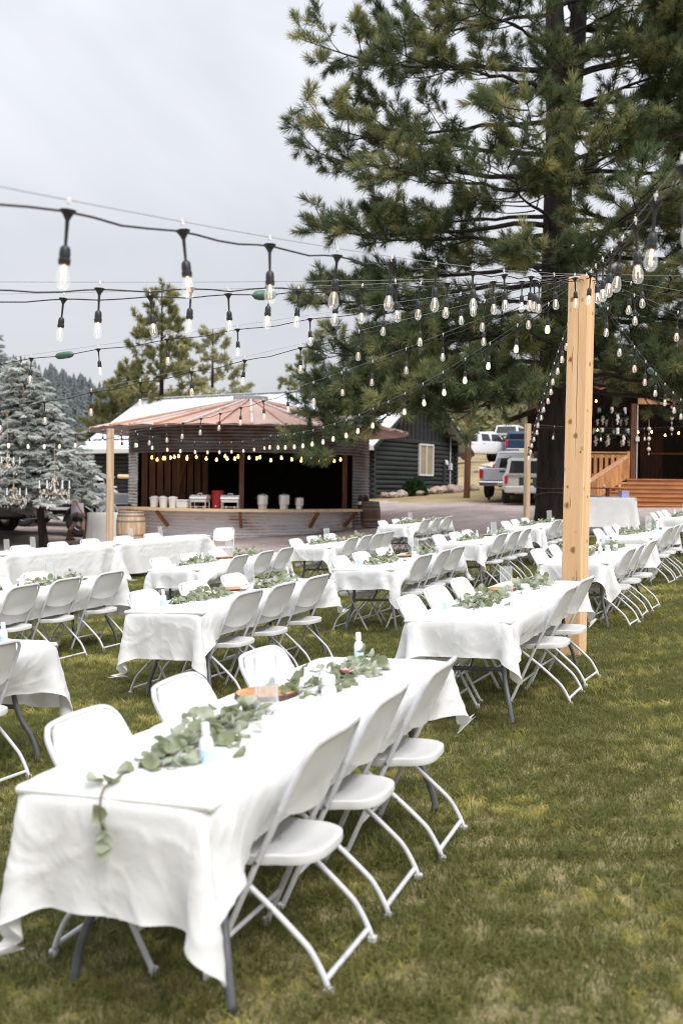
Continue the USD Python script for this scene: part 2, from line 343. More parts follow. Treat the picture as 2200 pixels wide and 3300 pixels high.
# grass: turf patches of single blades, laid over the lawn the camera can see
LOOK['grass'] = usdkit.material(stage, '/World/Looks/grass', {
    'g': ('geometry', {}), 'nr': ('map_range', {'from_min': .36, 'from_max': .64, 'to_min': .27, 'to_max': .67}), 'n': ('noise_texture', {'scale': 1.1, 'detail': 5.0, 'roughness': .66}), 'n2': ('noise_texture', {'scale': 11.0, 'detail': 2.0}),
    'a': ('math', {'math_type': 'multiply_add', 'value2': .80, 'value3': -.40}), 'b': ('math', {'math_type': 'multiply_add', 'value2': .95, 'value3': -.475}), 'c': ('math', {'math_type': 'add'}), 'd': ('math', {'math_type': 'add'}),
    'r': ('rgb_ramp', {'ramp': [(.14, (.15, .155, .045)), (.29, (.39, .365, .105)), (.43, (.67, .53, .21)), (.63, (.92, .75, .48))]}), 'p': ('principled_bsdf', {'roughness': .55, 'specular_ior_level': .3}), 't': ('translucent_bsdf', {}), 'm': ('mix_closure', {'fac': .42})},
    [('g.position', 'n.vector'), ('g.position', 'n2.vector'), ('g.random_per_island', 'a.value1'), ('n2.fac', 'b.value1'), ('a.value', 'c.value1'), ('b.value', 'c.value2'), ('c.value', 'd.value1'), ('n.fac', 'nr.value'), ('nr.result', 'd.value2'), ('d.value', 'r.fac'), ('r.color', 'p.base_color'), ('r.color', 't.color'), ('p.BSDF', 'm.closure1'), ('t.BSDF', 'm.closure2')], surface='m.closure')
def turf(n, size, h, w, seed):
    r = np.random.default_rng(seed); p = r.uniform(-size / 2, size / 2, (n, 2)); a = r.uniform(0, 2 * PI, n); hh = h * r.uniform(.45, 1.3, n) * (.55 + .9 * meshkit.noise(np.column_stack([p * 11 + seed, p[:, 0] * 0]), seed))
    ld = r.uniform(0, 2 * PI, n); lean = hh * r.uniform(.35, 1.6, n); dx, dy = np.cos(a) * w / 2, np.sin(a) * w / 2; z = np.zeros(n)
    b0 = np.stack([p[:, 0] - dx, p[:, 1] - dy, z - .01], 1); b1 = np.stack([p[:, 0] + dx, p[:, 1] + dy, z - .01], 1)
    mx, my = p[:, 0] + np.cos(ld) * lean * .35, p[:, 1] + np.sin(ld) * lean * .35
    m0 = np.stack([mx - dx * .8, my - dy * .8, hh * .6], 1); m1 = np.stack([mx + dx * .8, my + dy * .8, hh * .6], 1)
    t = np.stack([p[:, 0] + np.cos(ld) * lean, p[:, 1] + np.sin(ld) * lean, hh * .85], 1)
    v = np.stack([b0, b1, m1, m0, t], 1).reshape(-1, 3); k = np.arange(n)[:, None] * 5
    return v, np.concatenate([k + [0, 1, 2], k + [0, 2, 3], k + [3, 2, 4]])
gp = []
for y in np.arange(1.9, 26, .3):
    hw = .40 * y + 1.1
    for x in np.arange(-hw, hw, .3): gp.append((x + R.uniform(-.08, .08), y + R.uniform(-.08, .08)))
gp = np.array(gp); gp = gp[in_lawn(gp[:, 0], gp[:, 1])]
gzv = gzs(gp[:, 0], gp[:, 1]); spin = R.uniform(0, 2 * PI, len(gp))
nrm = np.tile(V_([-SLOPE, 0, 1.0]), (len(gp), 1))
near = gp[:, 1] < 9.5
gidx = np.where(near, R.integers(0, 3, len(gp)), 3 + R.integers(0, 2, len(gp)))
scatter('/World/grass', [(turf(640, .40, .050, .0055, k), 'grass') for k in range(3)] + [(turf(430, .40, .052, .0075, k + 9), 'grass') for k in range(2)], gidx, np.column_stack([gp, gzv]), quat(frames(nrm, spin)), R.uniform(.85, 1.2, len(gp)), 'short green and straw coloured lawn grass under the tables', 'grass')

# ------------------------------------------------------------------ tables, cloths, chairs
def table_mesh():
    P = proto('folding_table')
    part(P, 'top', box((-1.22, -.38, .715), (1.22, .38, .748), .012), 'table_top')
    for e in (-1, 1):
        for s in (-1, 1):
            pts = smooth_path([(e * .93, s * .23, .715), (e * .94, s * .235, .45), (e * .97, s * .25, .30), (e * 1.02, s * .285, .17), (e * 1.043, s * .305, .06), (e * 1.043, s * .307, .012)], 4)
            part(P, 'leg', tube(pts, .0165, 9), 'table_leg', smooth=40)
            part(P, 'foot', mv(lathe([(0, 0), (.02, 0), (.021, .03), (0, .031)], 8), (e * 1.043, s * .307, 0)), 'rubber')
        part(P, 'crossbar', tube([(e * .952, -.243, .37), (e * .952, .243, .37)], .015, 8), 'table_leg', smooth=40)
        part(P, 'brace', tube([(e * .95, 0, .37), (e * .45, 0, .712)], .011, 7), 'table_leg', smooth=40)
    return P
TABLE = table_mesh()

def drape(Lc, Wc, offx=0.0, offy=0.0, seed=1, h=.05, hx=1.22, hy=.38, steps=280, skew=0.0, chairs=(-.63, 0, .63)):
    """a cloth dropped on the table top: position based dynamics"""
    r = np.random.default_rng(seed)
    nx, ny = int(Lc / h) + 1, int(Wc / h) + 1
    X, Y = np.meshgrid(np.linspace(-Lc / 2, Lc / 2, nx), np.linspace(-Wc / 2, Wc / 2, ny), indexing='ij')
    dx, dy = Lc / (nx - 1), Wc / (ny - 1)
    c, s = math.cos(skew), math.sin(skew)
    P = np.stack([c * X - s * Y + offx, s * X + c * Y + offy, np.full_like(X, .765)], -1)
    top = .753; rr_c = .06; rr_z = .034; hx += .012; hy += .012
    out = np.maximum(np.abs(P[..., 0]) - hx, np.abs(P[..., 1]) - hy)
    P[..., 2] += np.where(out > 0, 0.004 * r.standard_normal(X.shape), 0)
    ph = r.uniform(0, 6, 4)
    prev = P.copy(); fixed = out < -.06
    diag = math.hypot(dx, dy)
    cons = [((slice(a, -1 if a == 0 else None, 1), slice(None)), ) for a in ()]
    def solve(A, B, L, k):
        d = B - A; n = np.sqrt((d * d).sum(-1, keepdims=True)) + 1e-9; return d * (k * 0.5 * (n - L) / n)
    for it in range(steps):
        v = (P - prev) * .965; prev = P.copy()
        P = P + v; P[..., 2] -= 9.8 * (1 / 60) ** 2 * .6
        if it < 60:
            o = np.maximum(out, 0)
            P[..., 0] += 0.006 * o * np.sin(11 * Y + ph[0] + 2 * np.sin(5 * Y)) * np.sign(X); P[..., 1] += 0.004 * o * np.sin(8 * X + ph[1] + 2 * np.sin(3 * X)) * np.sign(Y)
        for sub in range(7):
            for ax, L in ((0, dx), (1, dy)):
                for par in (0, 1):
                    if ax == 0:
                        n2 = (nx - par) // 2; A = P[par:par + 2 * n2:2]; B = P[par + 1:par + 2 * n2:2]
                    else:
                        n2 = (ny - par) // 2; A = P[:, par:par + 2 * n2:2]; B = P[:, par + 1:par + 2 * n2:2]
                    q = solve(A, B, L, 1.0); A += q; B -= q
            for A, B in ((P[:-1, :-1], P[1:, 1:]), (P[1:, :-1], P[:-1, 1:])):
                q = solve(A, B, diag, .07); A += q; B -= q
            for A, B, L in ((P[:-2], P[2:], 2 * dx), (P[:, :-2], P[:, 2:], 2 * dy)):
                d = B - A; n = np.sqrt((d * d).sum(-1, keepdims=True)) + 1e-9; q = d * (.05 * np.minimum(n - L, 0) / n); A += q; B -= q
            # the table: push out of the slab
            dxy = np.maximum(np.abs(P[..., :2]) - V_([hx - rr_c, hy - rr_c]), 0); dz = np.maximum(P[..., 2] - (top - rr_z), 0)
            # rounded slab: level distance first (round corners), then the rounded upper edge
            dh = np.hypot(dxy[..., 0], dxy[..., 1]); e = np.maximum(dh - (rr_c - rr_z), 0); D = np.hypot(e, dz)
            ins = (D < rr_z) & (P[..., 2] > .66)
            up = ins & (e < 1e-6) & (P[..., 2] > top - .03); ins &= (e > 1e-6) | up; P[..., 2][up] = top
            sd = ins & ~up; k_ = np.where(sd, rr_z / np.maximum(D, 1e-6), 1.0)
            ne = e * k_; ratio = np.where(dh > 1e-6, (ne + rr_c - rr_z) / np.maximum(dh, 1e-6), 1.0); nd = dxy * ratio[..., None]
            for q in (0, 1): P[..., q] = np.where(sd & (dxy[..., q] > 0), np.sign(P[..., q]) * (nd[..., q] + (hx, hy)[q] - rr_c), P[..., q])
            P[..., 2] = np.where(sd & (dz > 0), top - rr_z + dz * k_, P[..., 2])
            apron = (np.abs(P[..., 0]) < hx) & (np.abs(P[..., 0]) > hx - .12) & (np.abs(P[..., 1]) < hy - .03) & (P[..., 2] < .62) & (P[..., 2] > .40)
            P[..., 0] = np.where(apron, P[..., 0] + .5 * (np.sign(P[..., 0]) * hx - P[..., 0]), P[..., 0])
            P[fixed] = prev[fixed]; P[..., 2][fixed] = np.maximum(P[..., 2][fixed], top)
            if chairs:
                cu = np.min([np.abs(P[..., 0] - q) for q in chairs], axis=0)
                wt = np.clip((.30 - cu) / .08, 0, 1); lim = np.where(P[..., 2] < .58, .268 + .52 * (P[..., 2] - .43), 9.0)
                over = (np.abs(P[..., 1]) - lim) * wt; go = (over > 0) & (P[..., 2] < .58) & (P[..., 2] > .3)
                P[..., 1][go] -= (np.sign(P[..., 1]) * over * .5)[go]
                low = (cu < .2) & (np.abs(P[..., 1]) > .08) & (P[..., 2] < .456) & (P[..., 2] > .36); P[..., 2][low] = .456
            P[..., 2] = np.maximum(P[..., 2], .03)
        prev[fixed] = P[fixed]
        prev = prev + (P - prev) * .12
    # soft ripples left over from folding, on the hanging part only
    v, f = tri(P.reshape(-1, 3), [[i * ny + j, (i + 1) * ny + j, (i + 1) * ny + j + 1, i * ny + j + 1] for i in range(nx - 1) for j in range(ny - 1)])
    v2, f2 = trimesh.remesh.subdivide_loop(v, f, iterations=2)
    rest, _f = trimesh.remesh.subdivide_loop(np.stack([X.ravel(), Y.ravel(), 0 * X.ravel()], 1), f, iterations=2)
    nrm = trimesh.Trimesh(v2, f2, process=False).vertex_normals
    if nrm[np.argmin(np.abs(rest).sum(1)), 2] < 0: nrm = -nrm
    fx, fy = Lc / 8, Wc / 4
    gx, gy = np.abs((rest[:, 0] / fx + .5) % 1 - .5) * fx, np.abs((rest[:, 1] / fy + .5) % 1 - .5) * fy
    sgn = np.where((np.round(rest[:, 0] / fx) % 2) == 0, 1, -1); sgy = np.where((np.round(rest[:, 1] / fy) % 2) == 0, 1, -1)
    dsp = .0055 * np.exp(-gx / .020) * sgn + .0050 * np.exp(-gy / .020) * sgy
    q = rest * [3.3, 3.3, 1] + seed * 3.7; w = meshkit.fbm(q * 1.0, 2, seed); q2 = q + np.stack([w, w[::-1] * 0 + w * .7, w * 0], 1) * 2.2
    rid = 1 - np.abs(2 * meshkit.noise(q2 * 1.5, seed + 5) - 1); rid2 = 1 - np.abs(2 * meshkit.noise(q2 * 3.7, seed + 9) - 1)
    hang = np.clip((.75 - v2[:, 2]) / .1, .35, 1)
    dsp = dsp + (.0068 * rid ** 5 + .0042 * rid2 ** 5) * hang
    v2 = v2 + nrm * np.maximum(dsp, -.0045)[:, None]; v2[:, 2] += .0045
    return v2, f2
CLOTHS = {
    'long_near': drape(2.98, 1.27, -.10, 0, 3), 'even': drape(2.90, 1.27, -.02, .01, 5), 'skewed': drape(2.93, 1.30, .02, .015, 8, skew=.018), 'far_long': drape(3.0, 1.36, .15, 0, 11),
    'head': drape(3.3, 2.0, 0, 0, 13, h=.075, chairs=())}
CL = {}
for k, m in CLOTHS.items():
    CL[k] = usdkit.mesh(stage, numbered('/Prototypes', 'tablecloth'), m, LOOK['cloth'], smooth=True).GetPrim()

def chair_proto():
    """folding chair; sits at x = 0 facing +x, on z = 0"""
    P = proto('folding_chair')
    # seat: a shell with rounded outline, dished, with a rolled lip
    n = 40; a = np.linspace(0, 2 * PI, n, endpoint=False)
    ex = np.sign(np.cos(a)) * np.abs(np.cos(a)) ** .62 * .205; ey = np.sign(np.sin(a)) * np.abs(np.sin(a)) ** .62 * (.205 - .02 * (ex < 0))
    rings = []
    for k, (s, z) in enumerate([(.0, .432), (.5, .434), (.85, .443), (.96, .449), (1.0, .444), (1.005, .425), (.985, .412), (.9, .424), (0, .426)]):
        rings.append(np.stack([ex * s, ey * s, np.full(n, z) + (-.012 * (np.abs(ex) / .205) ** 2 * np.where(ex > 0, 1, 0))], 1))
    rings = np.array(rings); m = len(rings); i, j = np.meshgrid(np.arange(m - 1), np.arange(n), indexing='ij')
    seat = tri(rings.reshape(-1, 3), np.stack([i * n + j, i * n + (j + 1) % n, (i + 1) * n + (j + 1) % n, (i + 1) * n + j], -1).reshape(-1, 4)[:, ::-1])
    part(P, 'seat', seat, 'resin', smooth=50)
    def up(z): return -.015 - (z - .43) * .52 if z > .43 else -.015 + (.43 - z) * .50   # the leaning upright
    # backrest: curved shell filling the top of the frame
    zz = np.linspace(.60, .845, 9); yy = np.linspace(-1, 1, 15); fr, bk = [], []
    for z in zz:
        t = (z - .60) / .245; half = .222 * (1 - .10 * max(0, t - .62) ** 2 * 6) * (1 if t < .97 else .985)
        for y in yy:
            corner = max(0, abs(y) - .72) / .28; zl = z + (-.052 * corner ** 2 if t > .5 else .012 * corner ** 2) * (t if t > .5 else 1)
            sag = -.030 * (1 - y * y); x = up(zl) - .002 + sag
            zl2 = zl - (.035 * (1 - y * y) if t < .02 else 0)
            fr.append((x + .014, y * half, zl2)); bk.append((x - .004, y * half, zl2))
    ni, nj = len(zz), len(yy); i, j = np.meshgrid(np.arange(ni - 1), np.arange(nj - 1), indexing='ij'); k = i * nj + j
    q = np.stack([k, k + 1, k + nj + 1, k + nj], -1).reshape(-1, 4); N = ni * nj
    edge = [a_ for a_ in range(nj)] + [r_ * nj + nj - 1 for r_ in range(1, ni)] + [(ni - 1) * nj + a_ for a_ in range(nj - 2, -1, -1)] + [r_ * nj for r_ in range(ni - 2, 0, -1)]
    sq = [[edge[e], edge[(e + 1) % len(edge)], edge[(e + 1) % len(edge)] + N, edge[e] + N] for e in range(len(edge))]
    back = tri(np.vstack([fr, bk]), np.vstack([q, q[:, ::-1] + N, np.array(sq)[:, ::-1]]))
    part(P, 'backrest', back, 'resin', smooth=45)
    # rolled rim over the top of the backrest
    rim = [(up(.60) - .006, -.222, .60)] + [(up(z) - .006, -.224, z) for z in (.68, .75)] + [(up(.80) - .008, -.218, .800), (up(.83) - .012, -.195, .832), (up(.846) - .022, -.15, .847), (up(.848) - .033, 0, .850), (up(.846) - .022, .15, .847), (up(.83) - .012, .195, .832), (up(.80) - .008, .218, .800)] + [(up(z) - .006, .224, z) for z in (.75, .68, .60)]
    part(P, 'back_rim', tube(smooth_path(rim, 3), .0115, 7), 'frame_white', smooth=50)
    for s in (-1, 1):
        part(P, 'front_leg', tube([(up(.62) - .004, s * .226, .62), (up(.43), s * .226, .43), (up(.2), s * .226, .20), (up(.012), s * .226, .012)], .0112, 8), 'frame_white', smooth=50)
        part(P, 'rear_leg', tube(smooth_path([(.14, s * .205, .425), (-.02, s * .205, .300), (-.15, s * .205, .185), (-.195, s * .205, .135), (-.235, s * .205, .06), (-.25, s * .205, .014)], 3), .0112, 8), 'frame_white', smooth=50)
        part(P, 'foot', mv(box((-.016, -.015, 0), (.016, .015, .035), .006), (up(.012), s * .226, 0)), 'frame_white')
        part(P, 'foot', mv(box((-.018, -.015, 0), (.018, .015, .03), .006), (-.25, s * .205, 0)), 'frame_white')
    for s in (-1, 1): part(P, 'rivet', mv(lathe([(0, .004), (.006, .003), (.008, 0), (0, 0)], 8), (up(.43), s * .2375, .435), rx=-s * PI / 2), 'rim_grey'); part(P, 'rivet', mv(lathe([(0, .004), (.006, .003), (.008, 0), (0, 0)], 8), (-.05, s * .2165, .27), rx=-s * PI / 2), 'rim_grey')
    part(P, 'rear_crossbar', tube([(-.236, -.205, .05), (-.236, .205, .05)], .0098, 7), 'frame_white', smooth=50)
    part(P, 'front_crossbar', tube([(up(.15), -.226, .15), (up(.15), .226, .15)], .0085, 7), 'frame_white', smooth=50)
    part(P, 'seat_rail', tube([(.14, -.205, .418), (.14, .205, .418)], .009, 7), 'frame_white', smooth=50)
    return P
CHAIR = chair_proto()
TILT = math.atan(SLOPE)

# name -> x, y, heading (deg), cloth, cloth turned round, how the labels call it
TABLES = [
    ('t1', -.202, 4.303, 66.6, 'long_near', 0, 'the closest table'),
    ('t2', 1.327, 7.935, 65.3, 'even', 0, 'the table in front of the thick post'),
    ('t3', -.866, 9.196, 65.0, 'long_near', 0, 'the table behind the closest one'),
    ('t4', .797, 12.40, 64.5, 'skewed', 0, 'the middle table left of the post'),
    ('t5', 3.066, 12.00, 63.6, 'even', 1, 'the table cut by the thick post'),
    ('t6', 4.745, 15.97, 63.4, 'skewed', 1, 'the right table before the round cake table'),
    ('t7', 6.99, 20.56, 63.0, 'even', 0, 'the table at the foot of the stairs'),
    ('t8', -1.536, 13.64, 65.8, 'skewed', 0, 'the table before the bar front'),
    ('t9', -3.247, 10.685, 65.0, 'far_long', 0, 'the left table below the blue spruce'),
    ('t10', -2.655, 5.689, 65.0, 'far_long', 0, 'the near table cut by the left edge'),
    ('t12', .0435, 17.15, 65.2, 'even', 1, 'the table before the right end of the bar'),
    ('t13', 1.708, 22.63, 62.2, 'skewed', 0, 'the far table before the log cabin'),
    ('t14', 2.348, 16.33, 62.5, 'even', 0, 'the table before the brown utility pole'),
    ('t15', 3.97, 20.11, 63.0, 'skewed', 1, 'the table at the pine trunk'),
]
CHAIRS = {  # right side u list, left side u list (along the table, near to far)
    't1': ((-.63, -.03, .62), (-.66, .05, .80)), 't2': ((-.12, .55), (-.80, -.18, .48)), 't3': ((-.72, -.1, .58), (-.75, -.02, .74)), 't4': ((-.66, .05, .62), (-.75, -.1, .55)),
    't5': ((-.72, -.05, .6), (-.7, 0, .7)), 't6': ((-.65, 0, .65), (-.7, 0, .65)), 't7': ((-.6, 0, .65), (-.65, 0, .6)), 't8': ((-.45, .25, .85), (-.7, 0, .7)), 't9': ((-.62, .05, .74), (-.7, 0, .7)),
    't10': ((-.5, .52), (-.6, 0.1)), 't12': ((-.68, -.1, .42, .9), (-.7, 0, .65)), 't13': ((-.65, 0, .65), (-.7, 0, .6)), 't14': ((-.68, 0, .6), (-.7, -.05, .6)), 't15': ((-.68, -.05, .62), (-.7, 0, .62))}
ORD = {2: ('nearer', 'farther'), 3: ('nearest', 'middle', 'farthest'), 4: ('nearest', 'second', 'third', 'farthest')}
TM = {}
rj = np.random.default_rng(21)
for n, x, y, deg, ck, turn, desc in TABLES:
    M = mat4((x, y, gz(x, y)), math.radians(deg), TILT); TM[n] = M
    place(TABLE, 'folding_table', M, f'long folding table under white cloth, {desc}', 'table', 'long folding tables under white cloths')
    p = UsdGeom.Mesh.Define(stage, numbered('/World', 'tablecloth')).GetPrim()
    p.GetReferences().AddInternalReference(CL[ck].GetPath()); set_matrix(p, M @ mat4(rz=PI * turn))
    UsdShade.MaterialBindingAPI.Apply(p).Bind(LOOK['cloth'])
    tag(p, f'white cloth draped over {desc}', 'tablecloth', 'white tablecloths')
    for side, us in zip((-1, 1), CHAIRS[n]):
        for k, u in enumerate(us):
            off = .285 + rj.uniform(-.015, .02) if side < 0 else .275 + rj.uniform(-.02, .03)
            C = M @ mat4((u + rj.uniform(-.015, .015), side * off, 0), -side * PI / 2 + rj.uniform(-.06, .06))
            place(CHAIR, 'folding_chair', C, f'folding chair, {ORD[len(us)][k]} {"right" if side < 0 else "left"} of {desc}', 'chair', 'white folding chairs at the tables')
# the head table: two tables end to end, parallel to nothing else, chairs behind it
HD = math.radians(49); hu = V_([math.cos(HD), math.sin(HD)]); hn = V_([-hu[1], hu[0]]); FR = V_([-2.72, 21.75])
for k, c in enumerate((FR + hn * .38 - hu * 1.24, FR + hn * .38 - hu * 3.72)):
    M = mat4((*c, gz(*c)), HD, TILT)
    TM[f'h{k}'] = M
    place(TABLE, 'folding_table', M, ('right' if k == 0 else 'left') + ' table of the long head table under a deep white cloth', 'table', 'long folding tables under white cloths')
    p = UsdGeom.Mesh.Define(stage, numbered('/World', 'tablecloth')).GetPrim()
    p.GetReferences().AddInternalReference(CL['head'].GetPath()); set_matrix(p, M)
    UsdShade.MaterialBindingAPI.Apply(p).Bind(LOOK['cloth'])
    tag(p, 'deep white cloth on the ' + ('right' if k == 0 else 'left') + ' half of the head table', 'tablecloth', 'white tablecloths')
HC = [(-2.56, 22.25, -95, 'apart at the right end of the head table'), (-3.75, 21.2, -41, 'first from the right behind the head table'), (-4.25, 20.65, -41, 'second from the right behind the head table'), (-4.78, 20.05, -41, 'third from the right behind the head table'), (-5.25, 19.45, -41, 'fourth from the right behind the head table'), (-5.75, 18.8, -41, 'leftmost behind the head table')]
for x, y, a, d in HC:
    place(CHAIR, 'folding_chair', mat4((x, y, gz(x, y)), math.radians(a), TILT), f'white folding chair {d}', 'chair', 'white folding chairs at the tables')

# ------------------------------------------------------------------ the thick post and the two thin posts that carry the lights
wood('post_wood', (.80, .54, .315), (.66, .405, .21), axis=2, scale=4, squeeze=.05, knots=4.2, rough=.65, bump=.2)
wood('post_pale', (.58, .42, .28), (.36, .24, .15), axis=2, scale=5, squeeze=.05, knots=2.6, rough=.7)
def post(x, y, w, top, rz, lean=(0, 0), mt='post_wood', label='', sink=.3):
    z0 = gz(x, y); t = thing('light_post', label, 'post', mat4((x, y, z0), rz))
    h = top - z0; v, f = box((-w / 2, -w / 2, -sink), (w / 2, w / 2, h), .006); k = (v[:, 2] / h); v[:, 0] += lean[0] * k; v[:, 1] += lean[1] * k
    part(t, 'timber', (v, f), mt)
    return t
PT = post(2.165, 9.43, .19, 3.63, math.radians(57), lean=(.02, -.02), label='thick square timber post with a fan of string lights on top')
mat('knot_ring', (.50, .27, .11), (.40, .19, .07), 60, rough=.7); mat('knot_core', (.20, .085, .035), (.30, .14, .06), 80, rough=.8)
_h = 3.63 - gz(2.165, 9.43); _g = gz(2.165, 9.43)
for y0, z0_, z1_ in ((-.012, 1.95, 3.5), (.035, 2.75, 3.0), (.03, 1.5, 1.62), (-.05, .7, .95)):
    zs_ = np.linspace(z0_ - _g, z1_ - _g, 14); yo = y0 + np.cumsum(np.random.default_rng(int(z0_ * 10)).normal(0, .0013, 14)) - .02 * zs_ / _h; hw_ = .0021 * np.sin(np.linspace(.05, PI - .05, 14)) + .0004
    cv = np.vstack([np.stack([np.full(14, -.0953) + .02 * zs_ / _h - .0003, yo - hw_, zs_], 1), np.stack([np.full(14, -.0953) + .02 * zs_ / _h - .0003, yo + hw_, zs_], 1)])
    part(PT, 'crack', tri(cv, [[i, i + 14, i + 15, i + 1] for i in range(13)]), 'rubber')
for face, o, z, r_ in (('x', .055, 3.42, .019), ('x', .055, 2.87, .022), ('x', .045, 2.30, .020), ('x', -.01, 2.17, .022), ('x', .055, 1.70, .012), ('x', .058, 1.53, .024), ('x', -.01, 1.12, .026), ('x', .02, .78, .016), ('x', -.06, 2.02, .009), ('y', .04, 3.3, .015), ('y', .0, 2.83, .020), ('y', .02, 1.61, .013), ('y', -.03, 2.4, .011), ('y', .03, 1.2, .014)):
    q = np.linspace(0, 2 * PI, 19)[:-1]; zz = z - _g; lean_ = .02 * zz / _h
    for k, (sc_, m_) in enumerate(((1.0, 'knot_ring'), (.55, 'knot_core'))):
        ring = r_ * sc_ * (1 + .08 * np.sin(3 * q + z)); u_, w_ = ring * np.cos(q), ring * 1.3 * np.sin(q); d_ = -.0955 - .0004 * (k + 1)
        v = [(d_ + lean_, o - lean_, zz)] + [(d_ + lean_ + .02 * b_ / _h, o + a_ - lean_, zz + b_) for a_, b_ in zip(u_, w_)] if face == 'x' else [(o + lean_, d_ - lean_, zz)] + [(o + a_ + lean_, d_ - lean_ - .02 * b_ / _h, zz + b_) for a_, b_ in zip(u_, w_)]
        part(PT, 'knot', (np.array(v), np.array([[0, 1 + i, 1 + (i + 1) % 18] for i in range(18)])), m_)
for a, zz in ((0, -.05), (1.9, -.09), (3.6, -.06)):
    part(PT, 'hook', tube([(.05 * math.cos(a), .05 * math.sin(a), 3.63 - gz(2.165, 9.43)), (.05 * math.cos(a), .05 * math.sin(a), 3.66 - gz(2.165, 9.43)), (.08 * math.cos(a), .08 * math.sin(a), 3.67 - gz(2.165, 9.43))], .005, 6), 'rubber')
post(-4.98, 21.9, .15, 2.86, .3, mt='post_pale', label='thin pale timber post behind the head table')
post(3.97, 21.85, .105, 3.06, .5, mt='post_pale', label='thin pale timber post beside the dark pine trunk')

# ------------------------------------------------------------------ string lights
mat('cable', (.018, .016, .02), rough=.6)
mat('wire', (.35, .35, .37), rough=.4, metal=.6)
mat('socket', (.016, .016, .018), rough=.45)
mat('zip_tie', (.8, .8, .8), rough=.5)
mat('connector', (.045, .10, .075), (.06, .13, .10), 8, rough=.45)
def bulbglass(name, glow, tint):
    LOOK[name] = usdkit.material(stage, f'/World/Looks/{name}', {'t': ('transparent_bsdf', {'color': (.93, .93, .93)}), 'g': ('glossy_bsdf', {'color': (1, 1, 1), 'roughness': 0.02}), 'f': ('layer_weight', {'blend': .5}), 'pw': ('math', {'math_type': 'power', 'value2': 2.5}), 'mr': ('map_range', {'to_min': .06, 'to_max': .7}), 'm': ('mix_closure', {}), 'e': ('emission', {'color': tint, 'strength': glow}), 'a': ('add_closure', {})},
        [('f.facing', 'pw.value1'), ('pw.value', 'mr.value'), ('mr.result', 'm.fac'), ('t.BSDF', 'm.closure1'), ('g.BSDF', 'm.closure2'), ('m.closure', 'a.closure1'), ('e.emission', 'a.closure2')], surface='a.closure')
bulbglass('bulb_glass', .055, (1, .98, .96)); bulbglass('bulb_warm', .24, (1, .92, .72)); bulbglass('bulb_amber', 3.2, (1, .58, .12))
mat('filament', (1, .6, .4), emit=((1, .5, .28), 1.3))
def lamp_proto(glass):
    P = usdkit.mesh(stage, numbered('/Prototypes', 'lamp'), join([lathe([(0, .012), (.03, .006), (.016, -.012), (.007, -.03), (.0055, -.11), (.012, -.114), (.0175, -.122), (.0195, -.14), (.0185, -.155), (.0215, -.158), (.0200, -.176), (0, -.176)], 9)]), LOOK['socket'], smooth=40).GetPrim()
    b = str(P.GetPath())
    usdkit.mesh(stage, b + '/bulb', lathe([(.0145, -.174), (.0175, -.186), (.0240, -.206), (.0268, -.224), (.0245, -.243), (.0165, -.256), (.007, -.261), (0, -.2615)], 12), LOOK[glass], smooth=True)
    usdkit.mesh(stage, b + '/filament', join([tube([(x, 0, -.18), (x * 1.3, 0, -.236)], .0016, 4) for x in (-.007, .007)] + [tube([(0, 0, -.176), (0, 0, -.205)], .0045, 5)]), LOOK['filament'])
    usdkit.mesh(stage, b + '/zip_tie', join([tube([(0, 0, .012), (.004, 0, .036), (-.002, .003, .05)], .0032, 4), box((-.006, -.005, .028), (.006, .005, .04))]), LOOK['zip_tie'])
    return P
LAMPS = {g: lamp_proto(g) for g in ('bulb_glass', 'bulb_warm', 'bulb_amber')}
rl = np.random.default_rng(5)
def string_light(label, pts_fn, ts, tmax, tmin=0.0, glass='bulb_glass', boxes=(), r=.0043, n=60, wire=True):
    """pts_fn(t) -> point on the cable; bulbs at ts"""
    t = thing('string_light', label, 'string lights', group='strings of bulbs above the tables')
    tt = np.unique(np.concatenate([np.linspace(tmin, tmax, n), np.asarray(ts)])); P = np.array([pts_fn(q) for q in tt])
    sag = np.ones(len(P)) * 0.0
    if len(ts) > 1:
        for q in range(len(tt)):
            k = np.abs(np.asarray(ts) - tt[q]).min(); sag[q] = -.018 * min(1, (k / .3)) ** 2
    P[:, 2] += sag
    part(t, 'cable', tube(P, r, 6), 'cable', smooth=True)
    if wire: part(t, 'guide_wire', tube(np.array([pts_fn(q) for q in np.linspace(tmin, tmax, 24)]) + [0, 0, .04], .0016, 4), 'wire', smooth=True)
    for q in ts:
        p = stage.DefinePrim(numbered(str(t.GetPath()), 'lamp'), 'Mesh'); p.GetReferences().AddInternalReference(LAMPS[glass].GetPath())
        set_matrix(p, mat4(pts_fn(q), rl.uniform(0, 6), rx=rl.uniform(-.09, .09), ry=rl.uniform(-.09, .09)))
    for q in boxes:
        a, b = V_(pts_fn(q - .1)), V_(pts_fn(q + .1)); d = (b - a) / np.linalg.norm(b - a); k = np.linspace(-1, 1, 9); rr = .036 * np.sqrt(np.clip(1.02 - np.abs(k) ** 3.2, 0, 1))
        part(t, 'connector_box', tube(np.array([(a + b) / 2 + d * .105 * x + V_([0, 0, -.012]) for x in k]), rr, 12), 'connector', smooth=50)
    return t
PX, PY, PZ = 2.225, 9.42, 3.60
def ray_string(phi, b, c, z0=3.62):
    cp, sp = math.cos(math.radians(phi)), math.sin(math.radians(phi))
    return lambda t: (PX + cp * t, PY + sp * t, z0 + b * t + c * t * t)
def series(t0, s, n): return [t0 + s * k for k in range(n)]
